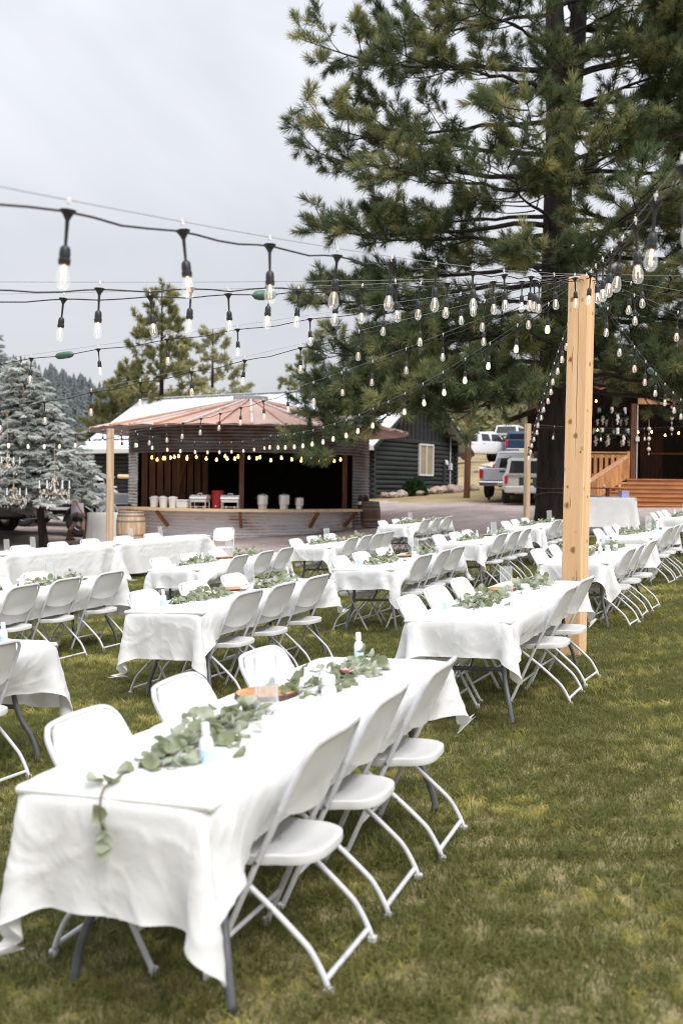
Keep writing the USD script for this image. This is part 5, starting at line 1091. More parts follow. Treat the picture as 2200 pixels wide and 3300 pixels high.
# ------------------------------------------------------------------ the wooden stage with its wide stairs
wood('cedar', (.60, .27, .105), (.36, .135, .05), axis=0, scale=4, squeeze=.1, rough=.55, rand=.12); wood('cedar_up', (.62, .31, .13), (.32, .13, .05), axis=2, scale=4, squeeze=.1, rough=.55, rand=.12)
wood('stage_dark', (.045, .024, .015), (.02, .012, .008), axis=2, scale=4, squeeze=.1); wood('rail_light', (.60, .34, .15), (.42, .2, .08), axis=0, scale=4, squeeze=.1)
S = thing('stage_house', 'dark timber stage house with lit bulbs and wide cedar steps behind the post', 'stage')
FZ, FY = 2.07, 39.0; GZ = 1.02
for k in range(7):
    z = FZ - k * (FZ - GZ) / 6.5; y = FY - .30 * k; xl = 10.9 - .31 * k
    if k:
        part(S, 'tread', beam((xl - .03, y + .075, z - .02), (17.5, y + .075, z - .02), .145, .04, b=.004), 'cedar'); part(S, 'tread', beam((xl - .03, y + .228, z - .02), (17.5, y + .228, z - .02), .145, .04, b=.004), 'cedar')
    part(S, 'riser', beam((xl + .04, y + .065, z - .115), (17.5, y + .065, z - .115), .025, .135), 'cedar')
    part(S, 'riser', beam((xl + .04, y + .05, z - .115), (xl + .32, y + .31, z - .10), .025, .13), 'cedar')
for k in range(9): part(S, 'deck_board', beam((8.2, FY + .07 + .145 * k, FZ - .02), (17.5, FY + .07 + .145 * k, FZ - .02), .138, .04), 'cedar')
part(S, 'deck', box((8.2, FY + 1.3, FZ - .06), (17.5, FY + 6.4, FZ - .004)), 'stage_dark'); part(S, 'skirt', box((8.2, FY + .05, GZ - .4), (10.6, FY + .10, FZ - .05)), 'cedar')
for k in range(48): part(S, 'wall_board', box((8.2 + k * .2, FY + 6.2 + .02 * (k % 2), FZ - .1), (8.392 + k * .2, FY + 6.26 + .02 * (k % 2), 6.9)), 'stage_dark')
for k in range(32): part(S, 'wall_board', box((17.45 + .02 * (k % 2), FY + k * .2, FZ - .1), (17.5 + .02 * (k % 2), FY + .192 + k * .2, 6.9)), 'stage_dark')
part(S, 'door', box((13.2, FY + 6.12, FZ), (14.2, FY + 6.19, FZ + 2.1), .01), 'plank_brown'); part(S, 'door_rail', box((13.6, FY + 6.05, FZ + 1.15), (15.2, FY + 6.10, FZ + 1.22)), 'cedar')
for x in (8.35, 11.15, 17.3): part(S, 'timber_post', beam((x, FY + .15, FZ), (x, FY + .15, 4.95), .19, .19, up=(0, 1, 0)), 'plank_brown')
part(S, 'conduit', tube([(11.28, FY + .03, FZ), (11.28, FY + .03, 4.9)], .02, 6), 'frame_white'); part(S, 'outlet_box', box((11.21, FY - .04, 3.5), (11.35, FY + .02, 3.68), .01), 'frame_white')
part(S, 'tie_beam', beam((11.3, FY + .1, 5.05), (17.5, FY + .1, 5.05), .09, .22), 'rail_light')
def roofz(x): return 6.9 - abs(x - 13.2) * .37
for k in range(14):
    y = FY - .7 + .55 * k
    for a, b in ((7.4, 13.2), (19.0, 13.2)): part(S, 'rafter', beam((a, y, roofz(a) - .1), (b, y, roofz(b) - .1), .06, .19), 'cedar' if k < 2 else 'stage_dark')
for a, b in ((7.3, 13.2), (19.1, 13.2)):
    for k in range(15): part(S, 'roof_board', beam((a, FY - .65 + .5 * k, roofz(a) + .02), (b, FY - .65 + .5 * k, roofz(b) + .02), .49, .05), 'stage_dark')
rs = np.random.default_rng(8)
def rail(p0, p1, n, top, boards=True):
    p0, p1 = V_(p0), V_(p1)
    part(S, 'handrail', beam(p0 + [0, 0, top], p1 + [0, 0, top], .15, .05, b=.006), 'rail_light'); part(S, 'rail_board', beam(p0 + [0, 0, top - .13], p1 + [0, 0, top - .13], .035, .13), 'rail_light'); part(S, 'rail_board', beam(p0 + [0, 0, .12], p1 + [0, 0, .12], .04, .1), 'cedar')
    d = p1 - p0
    for k in range(n):
        q = p0 + d * (k + .5) / n; part(S, 'baluster', beam(q + [0, -.03, .06], q + [0, -.03, top - .08 + rs.uniform(-.01, .01)], .13, .022, up=(0, 1, 0)), 'cedar_up')
rail((8.3, FY + .1, FZ), (10.9, FY + .1, FZ), 12, 1.0); rail((10.95, FY + .05, FZ), (9.05, FY - 1.85, GZ + .05), 11, .92)
part(S, 'handrail', beam((10.9, FY - .06, FZ + .86), (9.0, FY - 1.96, GZ + .91), .05, .07), 'trim_white'); part(S, 'handrail', beam((8.3, FY + 5.0, FZ + 1.15), (11.6, FY + 5.0, FZ + 1.15), .12, .06), 'rail_light')
for x, y, z in ((9.05, FY - 1.85, GZ - .1), (10.95, FY + .05, FZ), (8.3, FY + .12, FZ)): part(S, 'newel_post', beam((x, y, z), (x, y, z + 1.05), .11, .11, up=(0, 1, 0)), 'cedar_up')
bulbs('string_light', 'row of lit amber bulbs across the dark back of the stage', [(x, FY + 3.4, 4.15 - .12 * math.sin(k * 1.7) - .2 * math.sin((x - 9) * .55)) for k, x in enumerate(np.linspace(8.9, 16.8, 15))], .04)
bulbs('string_light', 'few lit amber bulbs under the stage eave', [(9.9, FY + .9, 5.1), (10.8, FY + 1.0, 5.35), (9.75, FY + 1.2, 2.98)], .036)
leafmat('dark_leaves', (.02, .035, .018), (.08, .11, .06), scale=4)
CH = thing('candle_chandelier', 'two-tier hanging ring with white pillar candles, greenery and white blossom', 'chandelier', mat4((10.45, 39.6, 3.75)))
for tier, (z, rad, n) in enumerate(((0, .66, 7), (.80, .55, 6))):
    a = np.linspace(0, 2 * PI, 25); part(CH, 'ring', tube(np.stack([rad * np.cos(a), rad * np.sin(a), z + 0 * a], 1), .03, 6), 'stem')
    for k in range(n):
        q = 2 * PI * k / n + .3 + tier; p = (rad * math.cos(q), rad * math.sin(q), z)
        part(CH, 'pillar_candle', mv(lathe([(0, .26), (.055, .26), (.062, .25), (.062, .02), (0, .02)], 12), p), 'milk', smooth=40)
        part(CH, 'blossom_spray', join([mv(blob(r_, 3 + i, (1, 1, 1), .3, 1), (rad * math.cos(q + .4) + x_, rad * math.sin(q + .4), z - .08 - .075 * i)) for i, (r_, x_) in enumerate(((.06, .0), (.062, .02), (.055, -.015), (.045, .01), (.03, 0)))]), 'petal_white')
    m = 90; q = rs.uniform(0, 2 * PI, m); P = np.stack([rad * np.cos(q), rad * np.sin(q), z + rs.normal(-.02, .05, m)], 1)
    scatter(str(CH.GetPath()) + ('/greenery' if tier == 0 else '/greenery_001'), [(tuft(26, .13, .045, 7, 1.5, .08), 'dark_leaves')], np.zeros(m), P, quat(frames(rs.normal(size=(m, 3)))), rs.uniform(.7, 1.2, m))
for q in (0.3, 2.4, 4.5): part(CH, 'chain', tube([(.66 * math.cos(q), .66 * math.sin(q), 0), (.55 * math.cos(q), .55 * math.sin(q), .8), (0, 0, 1.75)], .008, 5), 'rubber')
for k, (x, zs) in enumerate(((11.78, (4.0, 3.62, 3.22)), (12.65, (4.85, 4.42, 4.0)))):
    t = thing('hanging_garland', 'string of small white pompoms hanging from the stage beam, ' + ('left', 'right')[k] + ' one', 'garland', mat4((x, 39.2, 0)), 'pompom strings on the stage')
    part(t, 'thread', tube([(0, 0, zs[-1] - .25), (0, 0, 5.0)], .004, 4), 'zip_tie')
    for z in zs: part(t, 'pompom', mv(blob(.075, 4, (1, 1, 1), .2, 1), (0, 0, z)), 'petal_white', smooth=True); part(t, 'bead', mv(blob(.028, 2, (1, 1, 1), .1, 1), (0, 0, z - .19)), 'petal_white', smooth=True)

# ------------------------------------------------------------------ cake table
CKX, CKY = 6.75, 26.0; cz = .70; hx, hy, zt = .72, .45, .76
T = thing('cake_table', 'table before the stage steps, hidden by a cloth reaching the ground', 'table', mat4((CKX, CKY, cz - .0), -.1))
part(T, 'top', box((-hx + .03, -hy + .03, zt - .05), (hx - .03, hy - .03, zt - .01)), 'table_top')
for x in (-.6, .6):
    for y in (-.33, .33): part(T, 'leg', tube([(x, y, -.02), (x, y, zt - .05)], .018, 8), 'table_leg')
def skirt(hx, hy, zt, flare, n=160):
    a = np.linspace(0, 2 * PI, n, endpoint=False); ex = np.sign(np.cos(a)) * np.abs(np.cos(a)) ** .3 * hx; ey = np.sign(np.sin(a)) * np.abs(np.sin(a)) ** .3 * hy; c = np.abs(np.sin(2 * a)) ** 4
    rings = [np.stack([ex * s_, ey * s_, np.full(n, z)], 1) for s_, z in ((0, zt + .004), (.6, zt + .004), (.97, zt + .004), (1.0, zt - .012))]
    for k, u in enumerate(np.linspace(.12, 1, 9)):
        w = u * (flare * (.25 + c) + .028 * np.sin(a * 17 + 1.3 * np.sin(3 * a)) * u); nl = np.hypot(ex, ey); rings.append(np.stack([ex * (1 + w / nl), ey * (1 + w / nl), np.full(n, zt - .012 - u * (zt - .012 - .02))], 1))
    m = len(rings); i, j = np.meshgrid(np.arange(m - 1), np.arange(n), indexing='ij'); return tri(np.array(rings).reshape(-1, 3), np.stack([i * n + j, i * n + (j + 1) % n, (i + 1) * n + (j + 1) % n, (i + 1) * n + j], -1).reshape(-1, 4))
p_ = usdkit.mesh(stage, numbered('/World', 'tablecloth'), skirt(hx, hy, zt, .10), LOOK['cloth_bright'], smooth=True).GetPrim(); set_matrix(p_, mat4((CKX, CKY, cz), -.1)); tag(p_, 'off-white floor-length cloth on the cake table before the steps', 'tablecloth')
mat('runner_blue', (.36, .46, .54), (.30, .40, .48), 9, rough=.8); mat('lilac', (.45, .42, .68), rough=.5)
CT_ = mat4((CKX, CKY, cz + zt), -.1)
t = single('table_runner', mv(box((-.62, -.38, .008), (.30, .2, .022), .005), (CKX, CKY, cz + zt), -.1), 'runner_blue', 'pale blue runner lying on the cake table', 'runner')
t = thing('cake_stand', 'dark wooden bridge stand on the cake table', 'stand', CT_); part(t, 'board', box((-.72, -.12, .22), (.12, .12, .25), .006), 'plank_brown')
for x in (-.62, .03): part(t, 'leg', box((x - .035, -.1, .022), (x + .035, .1, .22), .005), 'plank_brown')
part(t, 'knob', mv(lathe([(0, .08), (.03, .07), (.042, .04), (.03, .01), (0, 0)], 12), (-.06, 0, .25)), 'milk', smooth=True)
t = thing('plate', 'white plate under the wooden stand on the cake table', 'plate', CT_ @ mat4((-.3, -.05, .023))); part(t, 'dish', lathe([(0, .0), (.12, 0), (.2, .03), (.195, .034), (.118, .008), (0, .008)], 20), 'milk', smooth=40)
t = thing('gift_box', 'small lilac box on the right of the cake table', 'box', CT_ @ mat4((.42, -.1, .004), .3)); part(t, 'base', box((-.1, -.1, 0), (.1, .1, .16), .004), 'lilac'); part(t, 'lid', box((-.104, -.104, .13), (.104, .104, .175), .004), 'lilac')

# ------------------------------------------------------------------ vehicles
mat('tyre', (.018, .018, .019), rough=.8); mat('rim', (.45, .45, .47), rough=.3, metal=.8); mat('glass_dark', (.018, .02, .024), rough=.08, spec=.8); mat('chrome', (.6, .6, .62), rough=.2, metal=1.0)
mat('lamp_red', (.45, .015, .02), rough=.25); mat('plate', (.55, .45, .12), rough=.5); mat('plastic_dark', (.03, .03, .032), rough=.6)
for n_, c_ in (('paint_white', (.72, .73, .75)), ('paint_blue', (.015, .04, .085)), ('paint_silver', (.42, .42, .44)), ('paint_champagne', (.50, .48, .45)), ('paint_black', (.016, .017, .021))): mat(n_, c_, rough=.25, spec=.6)
def loft(sections, sh=.62):
    """body from cross sections: (x, half width, z low, z high, top half width)"""
    v = []
    for x, w, z0, z1, wt in sections: v += [(x, -w * .94, z0), (x, -w, z0 + .12), (x, -w, z0 + (z1 - z0) * sh), (x, -wt, z1 - .03), (x, -wt * .93, z1), (x, wt * .93, z1), (x, wt, z1 - .03), (x, w, z0 + (z1 - z0) * sh), (x, w, z0 + .12), (x, w * .94, z0)]
    n = 10; m = len(sections); f = [[k * n + i, k * n + (i + 1) % n, (k + 1) * n + (i + 1) % n, (k + 1) * n + i] for k in range(m - 1) for i in range(n)]; v2, f2 = tri(v, f)
    caps = [[0, i, i + 1] for i in range(1, n - 1)] + [[(m - 1) * n, (m - 1) * n + i + 1, (m - 1) * n + i] for i in range(1, n - 1)]
    return v2, np.vstack([f2, caps])
def wheels(t, xs, track, r, w=.25):
    for x in xs:
        for s_ in (-1, 1):
            wp = part(t, 'wheel', mv(lathe([(r * .62, -w / 2), (r * .95, -w / 2), (r, -w / 2 + .04), (r, w / 2 - .04), (r * .95, w / 2), (r * .62, w / 2)], 22), (x, s_ * track, r), rx=PI / 2), 'tyre', smooth=40)
            part(wp, 'rim', mv(join([lathe([(0, s_ * -.02), (r * .3, s_ * -.0), (r * .55, s_ * -.05), (r * .63, s_ * -.10)], 18), lathe([(r * .63, -.1), (r * .63, .1)], 18)]), (x, s_ * track, r), rx=PI / 2), 'rim', smooth=40)
            part(t, 'wheel_arch', mv(lathe([(r * 1.16, -.02), (r * 1.16, .02), (r * 0.4, .02)], 20), (x, s_ * (track + .115 - .02), r + .03), rx=PI / 2), 'plastic_dark')
def pickup(label, M, paint, group='parked vehicles'):
    t = thing('pickup_truck', label, 'pickup truck', M, group); W = .98
    part(t, 'body', loft([(-2.75, W * .97, .55, 1.18, W * .97), (-2.70, W, .50, 1.22, W), (-.65, W, .48, 1.22, W), (.8, W, .48, 1.22, W), (1.6, W, .48, 1.20, W * .96), (2.45, W * .97, .50, 1.12, W * .9), (2.75, W * .9, .55, .98, W * .82)]), paint, smooth=35)
    part(t, 'bed', box((-2.62, -.80, 1.0), (-.72, .80, 1.235)), 'plastic_dark')
    part(t, 'cab', loft([(-.70, W * .97, 1.0, 1.70, W * .82), (-.58, W * .97, 1.0, 1.88, W * .78), (.55, W * .97, 1.0, 1.93, W * .78), (.95, W * .97, 1.0, 1.80, W * .78), (1.62, W * .97, 1.0, 1.24, W * .84)], .3), paint, smooth=35)
    for s_ in (-1, 1):
        for x0, x1 in ((-.50, .22), (.30, 1.02)):
            p = V_([(x0, s_ * W * .985, 1.30), (x1 + (.24 if x1 > 1 else 0), s_ * W * .985, 1.30), (x1 - .12, s_ * W * .835, 1.76), (x0 + .04, s_ * W * .835, 1.76)]); part(t, 'side_window', (np.vstack([p, p - [0, s_ * .03, 0]]), np.array([[0, 1, 2], [0, 2, 3], [0, 4, 5], [0, 5, 1], [2, 6, 7], [2, 7, 3], [1, 5, 6], [1, 6, 2], [0, 3, 7], [0, 7, 4]])), 'glass_dark')
        part(t, 'mirror', mv(box((-.08, -.06, -.1), (.08, .06, .1), .03), (1.15, s_ * 1.10, 1.36)), 'plastic_dark'); part(t, 'tail_light', box((-2.79, s_ * .91 - .075, .80), (-2.70, s_ * .91 + .075, 1.18), .01), 'lamp_red'); part(t, 'headlight', box((2.55, s_ * .70 - .16, .82), (2.72, s_ * .70 + .16, .98), .02), 'milk')
        part(t, 'door_handle', box((-.45, s_ * W * 1.005 - .012, 1.12), (-.25, s_ * W * 1.005 + .012, 1.15)), 'chrome')
    p = V_([(-.725, -.70, 1.28), (-.725, .70, 1.28), (-.715, .62, 1.70), (-.715, -.62, 1.70)]); part(t, 'rear_window', (np.vstack([p, p + [.05, 0, 0]]), np.array([[0, 2, 1], [0, 3, 2], [0, 1, 5], [0, 5, 4], [2, 3, 7], [2, 7, 6]])), 'glass_dark')
    p = V_([(1.60, -.80, 1.27), (1.60, .80, 1.27), (.99, .70, 1.77), (.99, -.70, 1.77)]) + [.02, 0, .02]; part(t, 'windscreen', (np.vstack([p, p - [.05, 0, .05]]), np.array([[0, 1, 2], [0, 2, 3], [0, 5, 1], [0, 4, 5]])), 'glass_dark')
    part(t, 'tailgate', box((-2.79, -.80, .72), (-2.752, .80, 1.20), .012), paint); part(t, 'tailgate_handle', box((-2.80, -.12, 1.05), (-2.788, .12, 1.12)), 'plastic_dark'); part(t, 'rear_bumper', box((-2.92, -.95, .48), (-2.72, .95, .66), .03), 'chrome'); part(t, 'number_plate', box((-2.935, -.16, .52), (-2.918, .16, .63)), 'plate'); part(t, 'front_bumper', box((2.62, -.9, .42), (2.86, .9, .66), .05), 'chrome')
    wheels(t, (-1.72, 1.82), .84, .41); return t
def suv(label, M, paint, group='parked vehicles'):
    t = thing('sport_utility_vehicle', label, 'suv', M, group); W = .92
    part(t, 'body', loft([(-2.30, W * .95, .50, 1.12, W * .95), (-2.2, W, .45, 1.15, W), (.9, W, .45, 1.14, W), (1.6, W, .46, 1.10, W * .95), (2.25, W * .94, .5, 1.0, W * .88), (2.4, W * .88, .55, .9, W * .8)]), paint, smooth=35)
    part(t, 'cab', loft([(-2.30, W * .95, .95, 1.16, W * .90), (-2.08, W * .95, .95, 1.74, W * .80), (-1.5, W * .95, .95, 1.79, W * .79), (.3, W * .95, .95, 1.78, W * .79), (.65, W * .95, .95, 1.68, W * .79), (1.3, W * .95, .95, 1.16, W * .84)], .3), paint, smooth=35)
    for s_ in (-1, 1):
        for x0, x1 in ((-1.98, -1.12), (-1.04, -.22), (-.14, .62)):
            p = V_([(x0, s_ * W * .965, 1.22), (x1 + (.30 if x1 > .5 else 0), s_ * W * .965, 1.22), (x1 - .05, s_ * W * .845, 1.63), (x0 + .06, s_ * W * .845, 1.63)]); part(t, 'side_window', (np.vstack([p, p - [0, s_ * .03, 0]]), np.array([[0, 1, 2], [0, 2, 3], [0, 4, 5], [0, 5, 1], [2, 6, 7], [2, 7, 3], [1, 5, 6], [1, 6, 2], [0, 3, 7], [0, 7, 4]])), 'glass_dark')
        part(t, 'tail_light', box((-2.36, s_ * .84 - .07, .78), (-2.26, s_ * .84 + .05, 1.08), .01), 'lamp_red'); part(t, 'mirror', mv(box((-.07, -.05, -.08), (.07, .05, .08), .03), (.95, s_ * 1.03, 1.25)), 'plastic_dark'); part(t, 'roof_rail', beam((-1.8, s_ * .66, 1.83), (.3, s_ * .66, 1.83), .03, .03), 'plastic_dark'); part(t, 'headlight', box((2.2, s_ * .66 - .14, .76), (2.36, s_ * .66 + .14, .9), .02), 'milk')
    p = V_([(-2.315, -.72, 1.19), (-2.315, .72, 1.19), (-2.13, .64, 1.66), (-2.13, -.64, 1.66)]); part(t, 'rear_window', (np.vstack([p, p + [.05, 0, 0]]), np.array([[0, 2, 1], [0, 3, 2], [0, 1, 5], [0, 5, 4], [2, 3, 7], [2, 7, 6]])), 'glass_dark')
    p = V_([(1.30, -.76, 1.18), (1.30, .76, 1.18), (.70, .68, 1.65), (.70, -.68, 1.65)]) + [.02, 0, .02]; part(t, 'windscreen', (np.vstack([p, p - [.05, 0, .05]]), np.array([[0, 1, 2], [0, 2, 3]])), 'glass_dark')
    part(t, 'rear_bumper', box((-2.45, -.88, .42), (-2.24, .88, .68), .04), paint); part(t, 'number_plate', box((-2.322, -.17, .82), (-2.30, .17, .95)), 'plate'); part(t, 'plate_recess', box((-2.312, -.34, .72), (-2.296, .34, 1.02)), 'plastic_dark')
    wheels(t, (-1.35, 1.45), .79, .37); return t
def on_ground(x, y, yaw, dz=0): return mat4((x, y, gz(x, y) + dz), math.radians(yaw))
pickup('white pickup truck parked side-on at the top of the rock border', on_ground(9.0, 67.0, 30), 'paint_white'); pickup('dark blue pickup truck showing its tailgate on the rise', on_ground(11.6, 66.6, 82), 'paint_blue'); suv('white utility vehicle behind the dark blue pickup', on_ground(12.4, 74.5, 70, .5), 'paint_white')
pickup('silver pickup truck nosed behind the pale utility vehicle', on_ground(7.75, 44.6, 66), 'paint_silver'); suv('pale utility vehicle seen from behind, left of the pine trunk', on_ground(7.45, 41.3, 82), 'paint_champagne'); suv('silver car roof showing beyond the pale utility vehicle', on_ground(9.4, 52, 60), 'paint_silver')
pickup('white pickup truck seen between the thin post and the bar', on_ground(-9.9, 38.6, 178), 'paint_white')
# dark flatbed truck behind the spruce
t = thing('flatbed_truck', 'dark flatbed truck with a big wheel behind the blue spruce', 'truck', on_ground(-9.6, 35.2, 172), 'parked vehicles')
part(t, 'frame', box((-2.4, -.45, .62), (2.6, .45, .82), .02), 'plastic_dark'); part(t, 'bed', box((-2.6, -1.05, .95), (.9, 1.05, 1.08), .02), 'paint_black')
part(t, 'cab', loft([(.95, .98, .55, 1.75, .80), (1.1, 1.0, .5, 1.98, .78), (2.1, 1.0, .5, 1.98, .78), (2.75, 1.0, .5, 1.28, .88), (3.5, .96, .55, 1.2, .86), (3.8, .9, .6, 1.05, .8)]), 'paint_black', smooth=35)
for s_ in (-1, 1):
    part(t, 'tail_light', box((-2.66, s_ * .9 - .09, .80), (-2.58, s_ * .9 + .09, .92), .01), 'lamp_red'); a = np.linspace(0, PI, 9); part(t, 'fender', join([tube([(-1.0 + .56 * math.cos(q), s_ * y_, .46 + .56 * math.sin(q)) for q in a], .035, 5) for y_ in (.80, .92, 1.04)]), 'paint_black')
    p = V_([(1.25, s_ * .99, 1.35), (2.3, s_ * .99, 1.35), (2.05, s_ * .83, 1.86), (1.3, s_ * .83, 1.86)]); part(t, 'side_window', (p, np.array([[0, 1, 2], [0, 2, 3]])), 'glass_dark')
part(t, 'rear_bumper', box((-2.72, -1.0, .62), (-2.6, 1.0, .78), .02), 'chrome'); wheels(t, (-1.0, 2.6), .86, .45, .28)

# ------------------------------------------------------------------ people
import manifold3d as m3
mat('skin', (.50, .29, .21), rough=.5); mat('denim', (.03, .04, .07), rough=.8); mat('skirt_black', (.012, .012, .014), rough=.8); mat('boot', (.17, .075, .04), rough=.5); mat('shirt_blue', (.50, .58, .68), (.42, .5, .6), 12, rough=.8); mat('shawl', (.78, .72, .84), (.88, .85, .90), 16, rough=.9); mat('hair', (.13, .075, .04), rough=.6); mat('felt', (.68, .67, .66), rough=.8)
def figure(joints, bones, step=.022):
    body = m3.Manifold()
    for a, b in bones:
        (pa, ra), (pb, rb_) = joints[a], joints[b]; body = body + m3.Manifold.batch_hull([m3.Manifold.sphere(ra, 14).translate(tuple(map(float, pa))), m3.Manifold.sphere(rb_, 14).translate(tuple(map(float, pb)))])
    m = body.refine_to_length(step).to_mesh(); T = trimesh.Trimesh(m.vert_properties[:, :3], m.tri_verts); trimesh.smoothing.filter_taubin(T, iterations=10); return tm(T)
def hand_bones(J, side, wrist, d):
    """palm, four fingers and a thumb, slightly curled; d points down the hand"""
    d = V_(d) / np.linalg.norm(d); ac = np.cross(d, [0, side, 0]) ; ac = ac / (np.linalg.norm(ac) + 1e-9); nrm = np.cross(d, ac); w = V_(wrist); B = []
    J[f'p{side}'] = (w + d * .075, .028); B.append((f'w{side}', f'p{side}'))
    for k, (o, L) in enumerate(((-.03, .066), (-.01, .078), (.01, .072), (.029, .055))):
        a = w + d * .09 + ac * o; J[f'f{side}{k}a'] = (a, .0105); J[f'f{side}{k}b'] = (a + d * L * .55 + nrm * .008, .0095); J[f'f{side}{k}c'] = (a + d * L * .9 + nrm * .026, .0085); B += [(f'p{side}', f'f{side}{k}a'), (f'f{side}{k}a', f'f{side}{k}b'), (f'f{side}{k}b', f'f{side}{k}c')]
    a = w + d * .03 - ac * .03; J[f't{side}a'] = (a, .013); J[f't{side}b'] = (a + d * .035 - ac * .026 + nrm * .012, .0105); B += [(f'w{side}', f't{side}a'), (f't{side}a', f't{side}b')]
    return B
def person(label, x, y, yaw, stride, kind):
    t = thing('person', label, 'person', on_ground(x, y, yaw), None)
    J = {'pel': (V_([0, 0, .95]), .13), 'hipL': (V_([0, .09, .90]), .10), 'hipR': (V_([0, -.09, .90]), .10), 'waist': (V_([.0, 0, 1.10]), .115), 'chest': (V_([.02, 0, 1.30]), .13), 'shL': (V_([0, .165, 1.40]), .062), 'shR': (V_([0, -.165, 1.40]), .062), 'neck': (V_([.02, 0, 1.47]), .05), 'neck2': (V_([.035, 0, 1.55]), .048),
         'head': (V_([.045, 0, 1.635]), .088), 'jaw': (V_([.075, 0, 1.575]), .058), 'nose': (V_([.142, 0, 1.615]), .012), 'brow': (V_([.115, 0, 1.66]), .03), 'earL': (V_([.04, .088, 1.62]), .018), 'earR': (V_([.04, -.088, 1.62]), .018)}
    B = [('pel', 'hipL'), ('pel', 'hipR'), ('pel', 'waist'), ('waist', 'chest'), ('chest', 'shL'), ('chest', 'shR'), ('shL', 'shR'), ('chest', 'neck'), ('neck', 'neck2'), ('neck2', 'head'), ('head', 'jaw'), ('jaw', 'nose'), ('nose', 'brow'), ('head', 'earL'), ('head', 'earR')]
    for s_, st in ((1, stride), (-1, -stride)):
        q = 'LR'[s_ < 0]; J[f'k{q}'] = (V_([st * .5 + .03, s_ * .095, .49]), .062); J[f'c{q}'] = (V_([st * .75 - .03, s_ * .095, .34]), .056); J[f'a{q}'] = (V_([st - .02, s_ * .095, .09]), .040); J[f'toe{q}'] = (V_([st + .15, s_ * .105, .035]), .034); J[f'heel{q}'] = (V_([st - .055, s_ * .095, .038]), .036)
        B += [(f'hip{q}', f'k{q}'), (f'k{q}', f'c{q}'), (f'c{q}', f'a{q}'), (f'a{q}', f'toe{q}'), (f'a{q}', f'heel{q}'), (f'heel{q}', f'toe{q}')]
        J[f'e{q}'] = (V_([-.03 - st * .12, s_ * .24, 1.13]), .043); J[f'w{s_}'] = (V_([.10 - st * .2, s_ * .23, .90]), .028); B += [(f'sh{q}', f'e{q}'), (f'e{q}', f'w{s_}')] + hand_bones(J, s_, J[f'w{s_}'][0], J[f'w{s_}'][0] - J[f'e{q}'][0])
    part(t, 'body', figure(J, B), 'skin', smooth=True)
    def shell(keys, grow, mt, nm, cut=None):
        K = {k: (p, r + grow) for k, (p, r) in J.items()}; bb = [b for b in B if b[0] in keys and b[1] in keys]; v, f = figure(K, bb, .03)
        if cut is not None: f = f[cut(v[f].mean(1))]
        part(t, nm, (v, f), mt, smooth=True)
    for s_ in (1, -1): part(t, 'eye', mv(blob(.011, 1, (1, 1, 1), 0, 1), (.122, s_ * .032, 1.635)), 'rubber', smooth=True)
    part(t, 'mouth', mv(blob(.016, 1, (.5, 1.3, .35), 0, 1), (.129, 0, 1.572)), 'petal_pink', smooth=True)
    v, f = blob(.102, 2, (1, .98, 1.02), .06, 2); v = v + [.028, 0, 1.652]; f = f[~((v[f].mean(1)[:, 0] > .075) & (v[f].mean(1)[:, 2] < 1.69))]; part(t, 'hair', (v, f), 'hair', smooth=True)
    if kind == 'woman':
        part(t, 'long_hair', tube(smooth_path([(-.04, 0, 1.64), (-.09, 0, 1.52), (-.10, .0, 1.36), (-.10, 0, 1.24)], 3), np.linspace(.085, .03, 10), 10), 'hair', smooth=True)
        a = np.linspace(0, 2 * PI, 33)[:-1]; rings = [np.stack([(.125 + g) * np.cos(a) * .9, (.17 + g) * np.sin(a), np.full(32, z) + .012 * np.sin(a * 5)], 1) for g, z in ((-.02, 1.06), (.0, .98), (.03, .88), (.055, .72), (.06, .60))]; i, j = np.meshgrid(np.arange(4), np.arange(32), indexing='ij')
        part(t, 'skirt', tri(np.array(rings).reshape(-1, 3), np.stack([i * 32 + j, i * 32 + (j + 1) % 32, (i + 1) * 32 + (j + 1) % 32, (i + 1) * 32 + j], -1).reshape(-1, 4)), 'skirt_black', smooth=True)
        rings = [np.stack([(.10 + g) * np.cos(a), (.17 + g * 1.1) * np.sin(a), np.full(32, z) - (.10 * np.abs(np.cos(a)) if z < 1.1 else 0)], 1) for g, z in ((-.02, 1.45), (.06, 1.40), (.08, 1.25), (.10, 1.06), (.11, .92))]
        part(t, 'fringed_shawl', tri(np.array(rings).reshape(-1, 3), np.stack([i * 32 + j, i * 32 + (j + 1) % 32, (i + 1) * 32 + (j + 1) % 32, (i + 1) * 32 + j], -1).reshape(-1, 4)), 'shawl', smooth=True)
        e = rings[-1]; part(t, 'fringe', join([(np.array([p + [0, 0, .02], p * [1.02, 1.02, 1] + [0, 0, -.17], (p * .55 + n_ * .45) + [0, 0, .02]]), np.array([[0, 1, 2]])) for p, n_ in zip(e, np.roll(e, -1, 0))]), 'shawl', kind='stuff')
        for q in 'LR': shell({f'c{q}', f'a{q}', f'toe{q}', f'heel{q}'}, .014, 'boot', 'boot', lambda c: c[:, 2] < .34)
    else:
        shell({'pel', 'waist', 'chest', 'shL', 'shR', 'neck', 'eL', 'eR', 'w1', 'w-1'}, .018, 'shirt_blue', 'shirt', lambda c: (c[:, 2] > .88) & (c[:, 2] < 1.49)); shell({'pel', 'hipL', 'hipR', 'kL', 'kR', 'cL', 'cR', 'aL', 'aR'}, .02, 'denim', 'trousers', lambda c: (c[:, 2] < 1.02) & (c[:, 2] > .07))
        for q in 'LR': shell({f'a{q}', f'toe{q}', f'heel{q}'}, .012, 'boot', 'shoe', lambda c: c[:, 2] < .13)
        part(t, 'hat', mv(lathe([(0, .13), (.07, .125), (.092, .09), (.10, .02), (.17, .0), (.172, .006), (.10, .03)], 20), (.04, 0, 1.69)), 'felt', smooth=40)
    return t
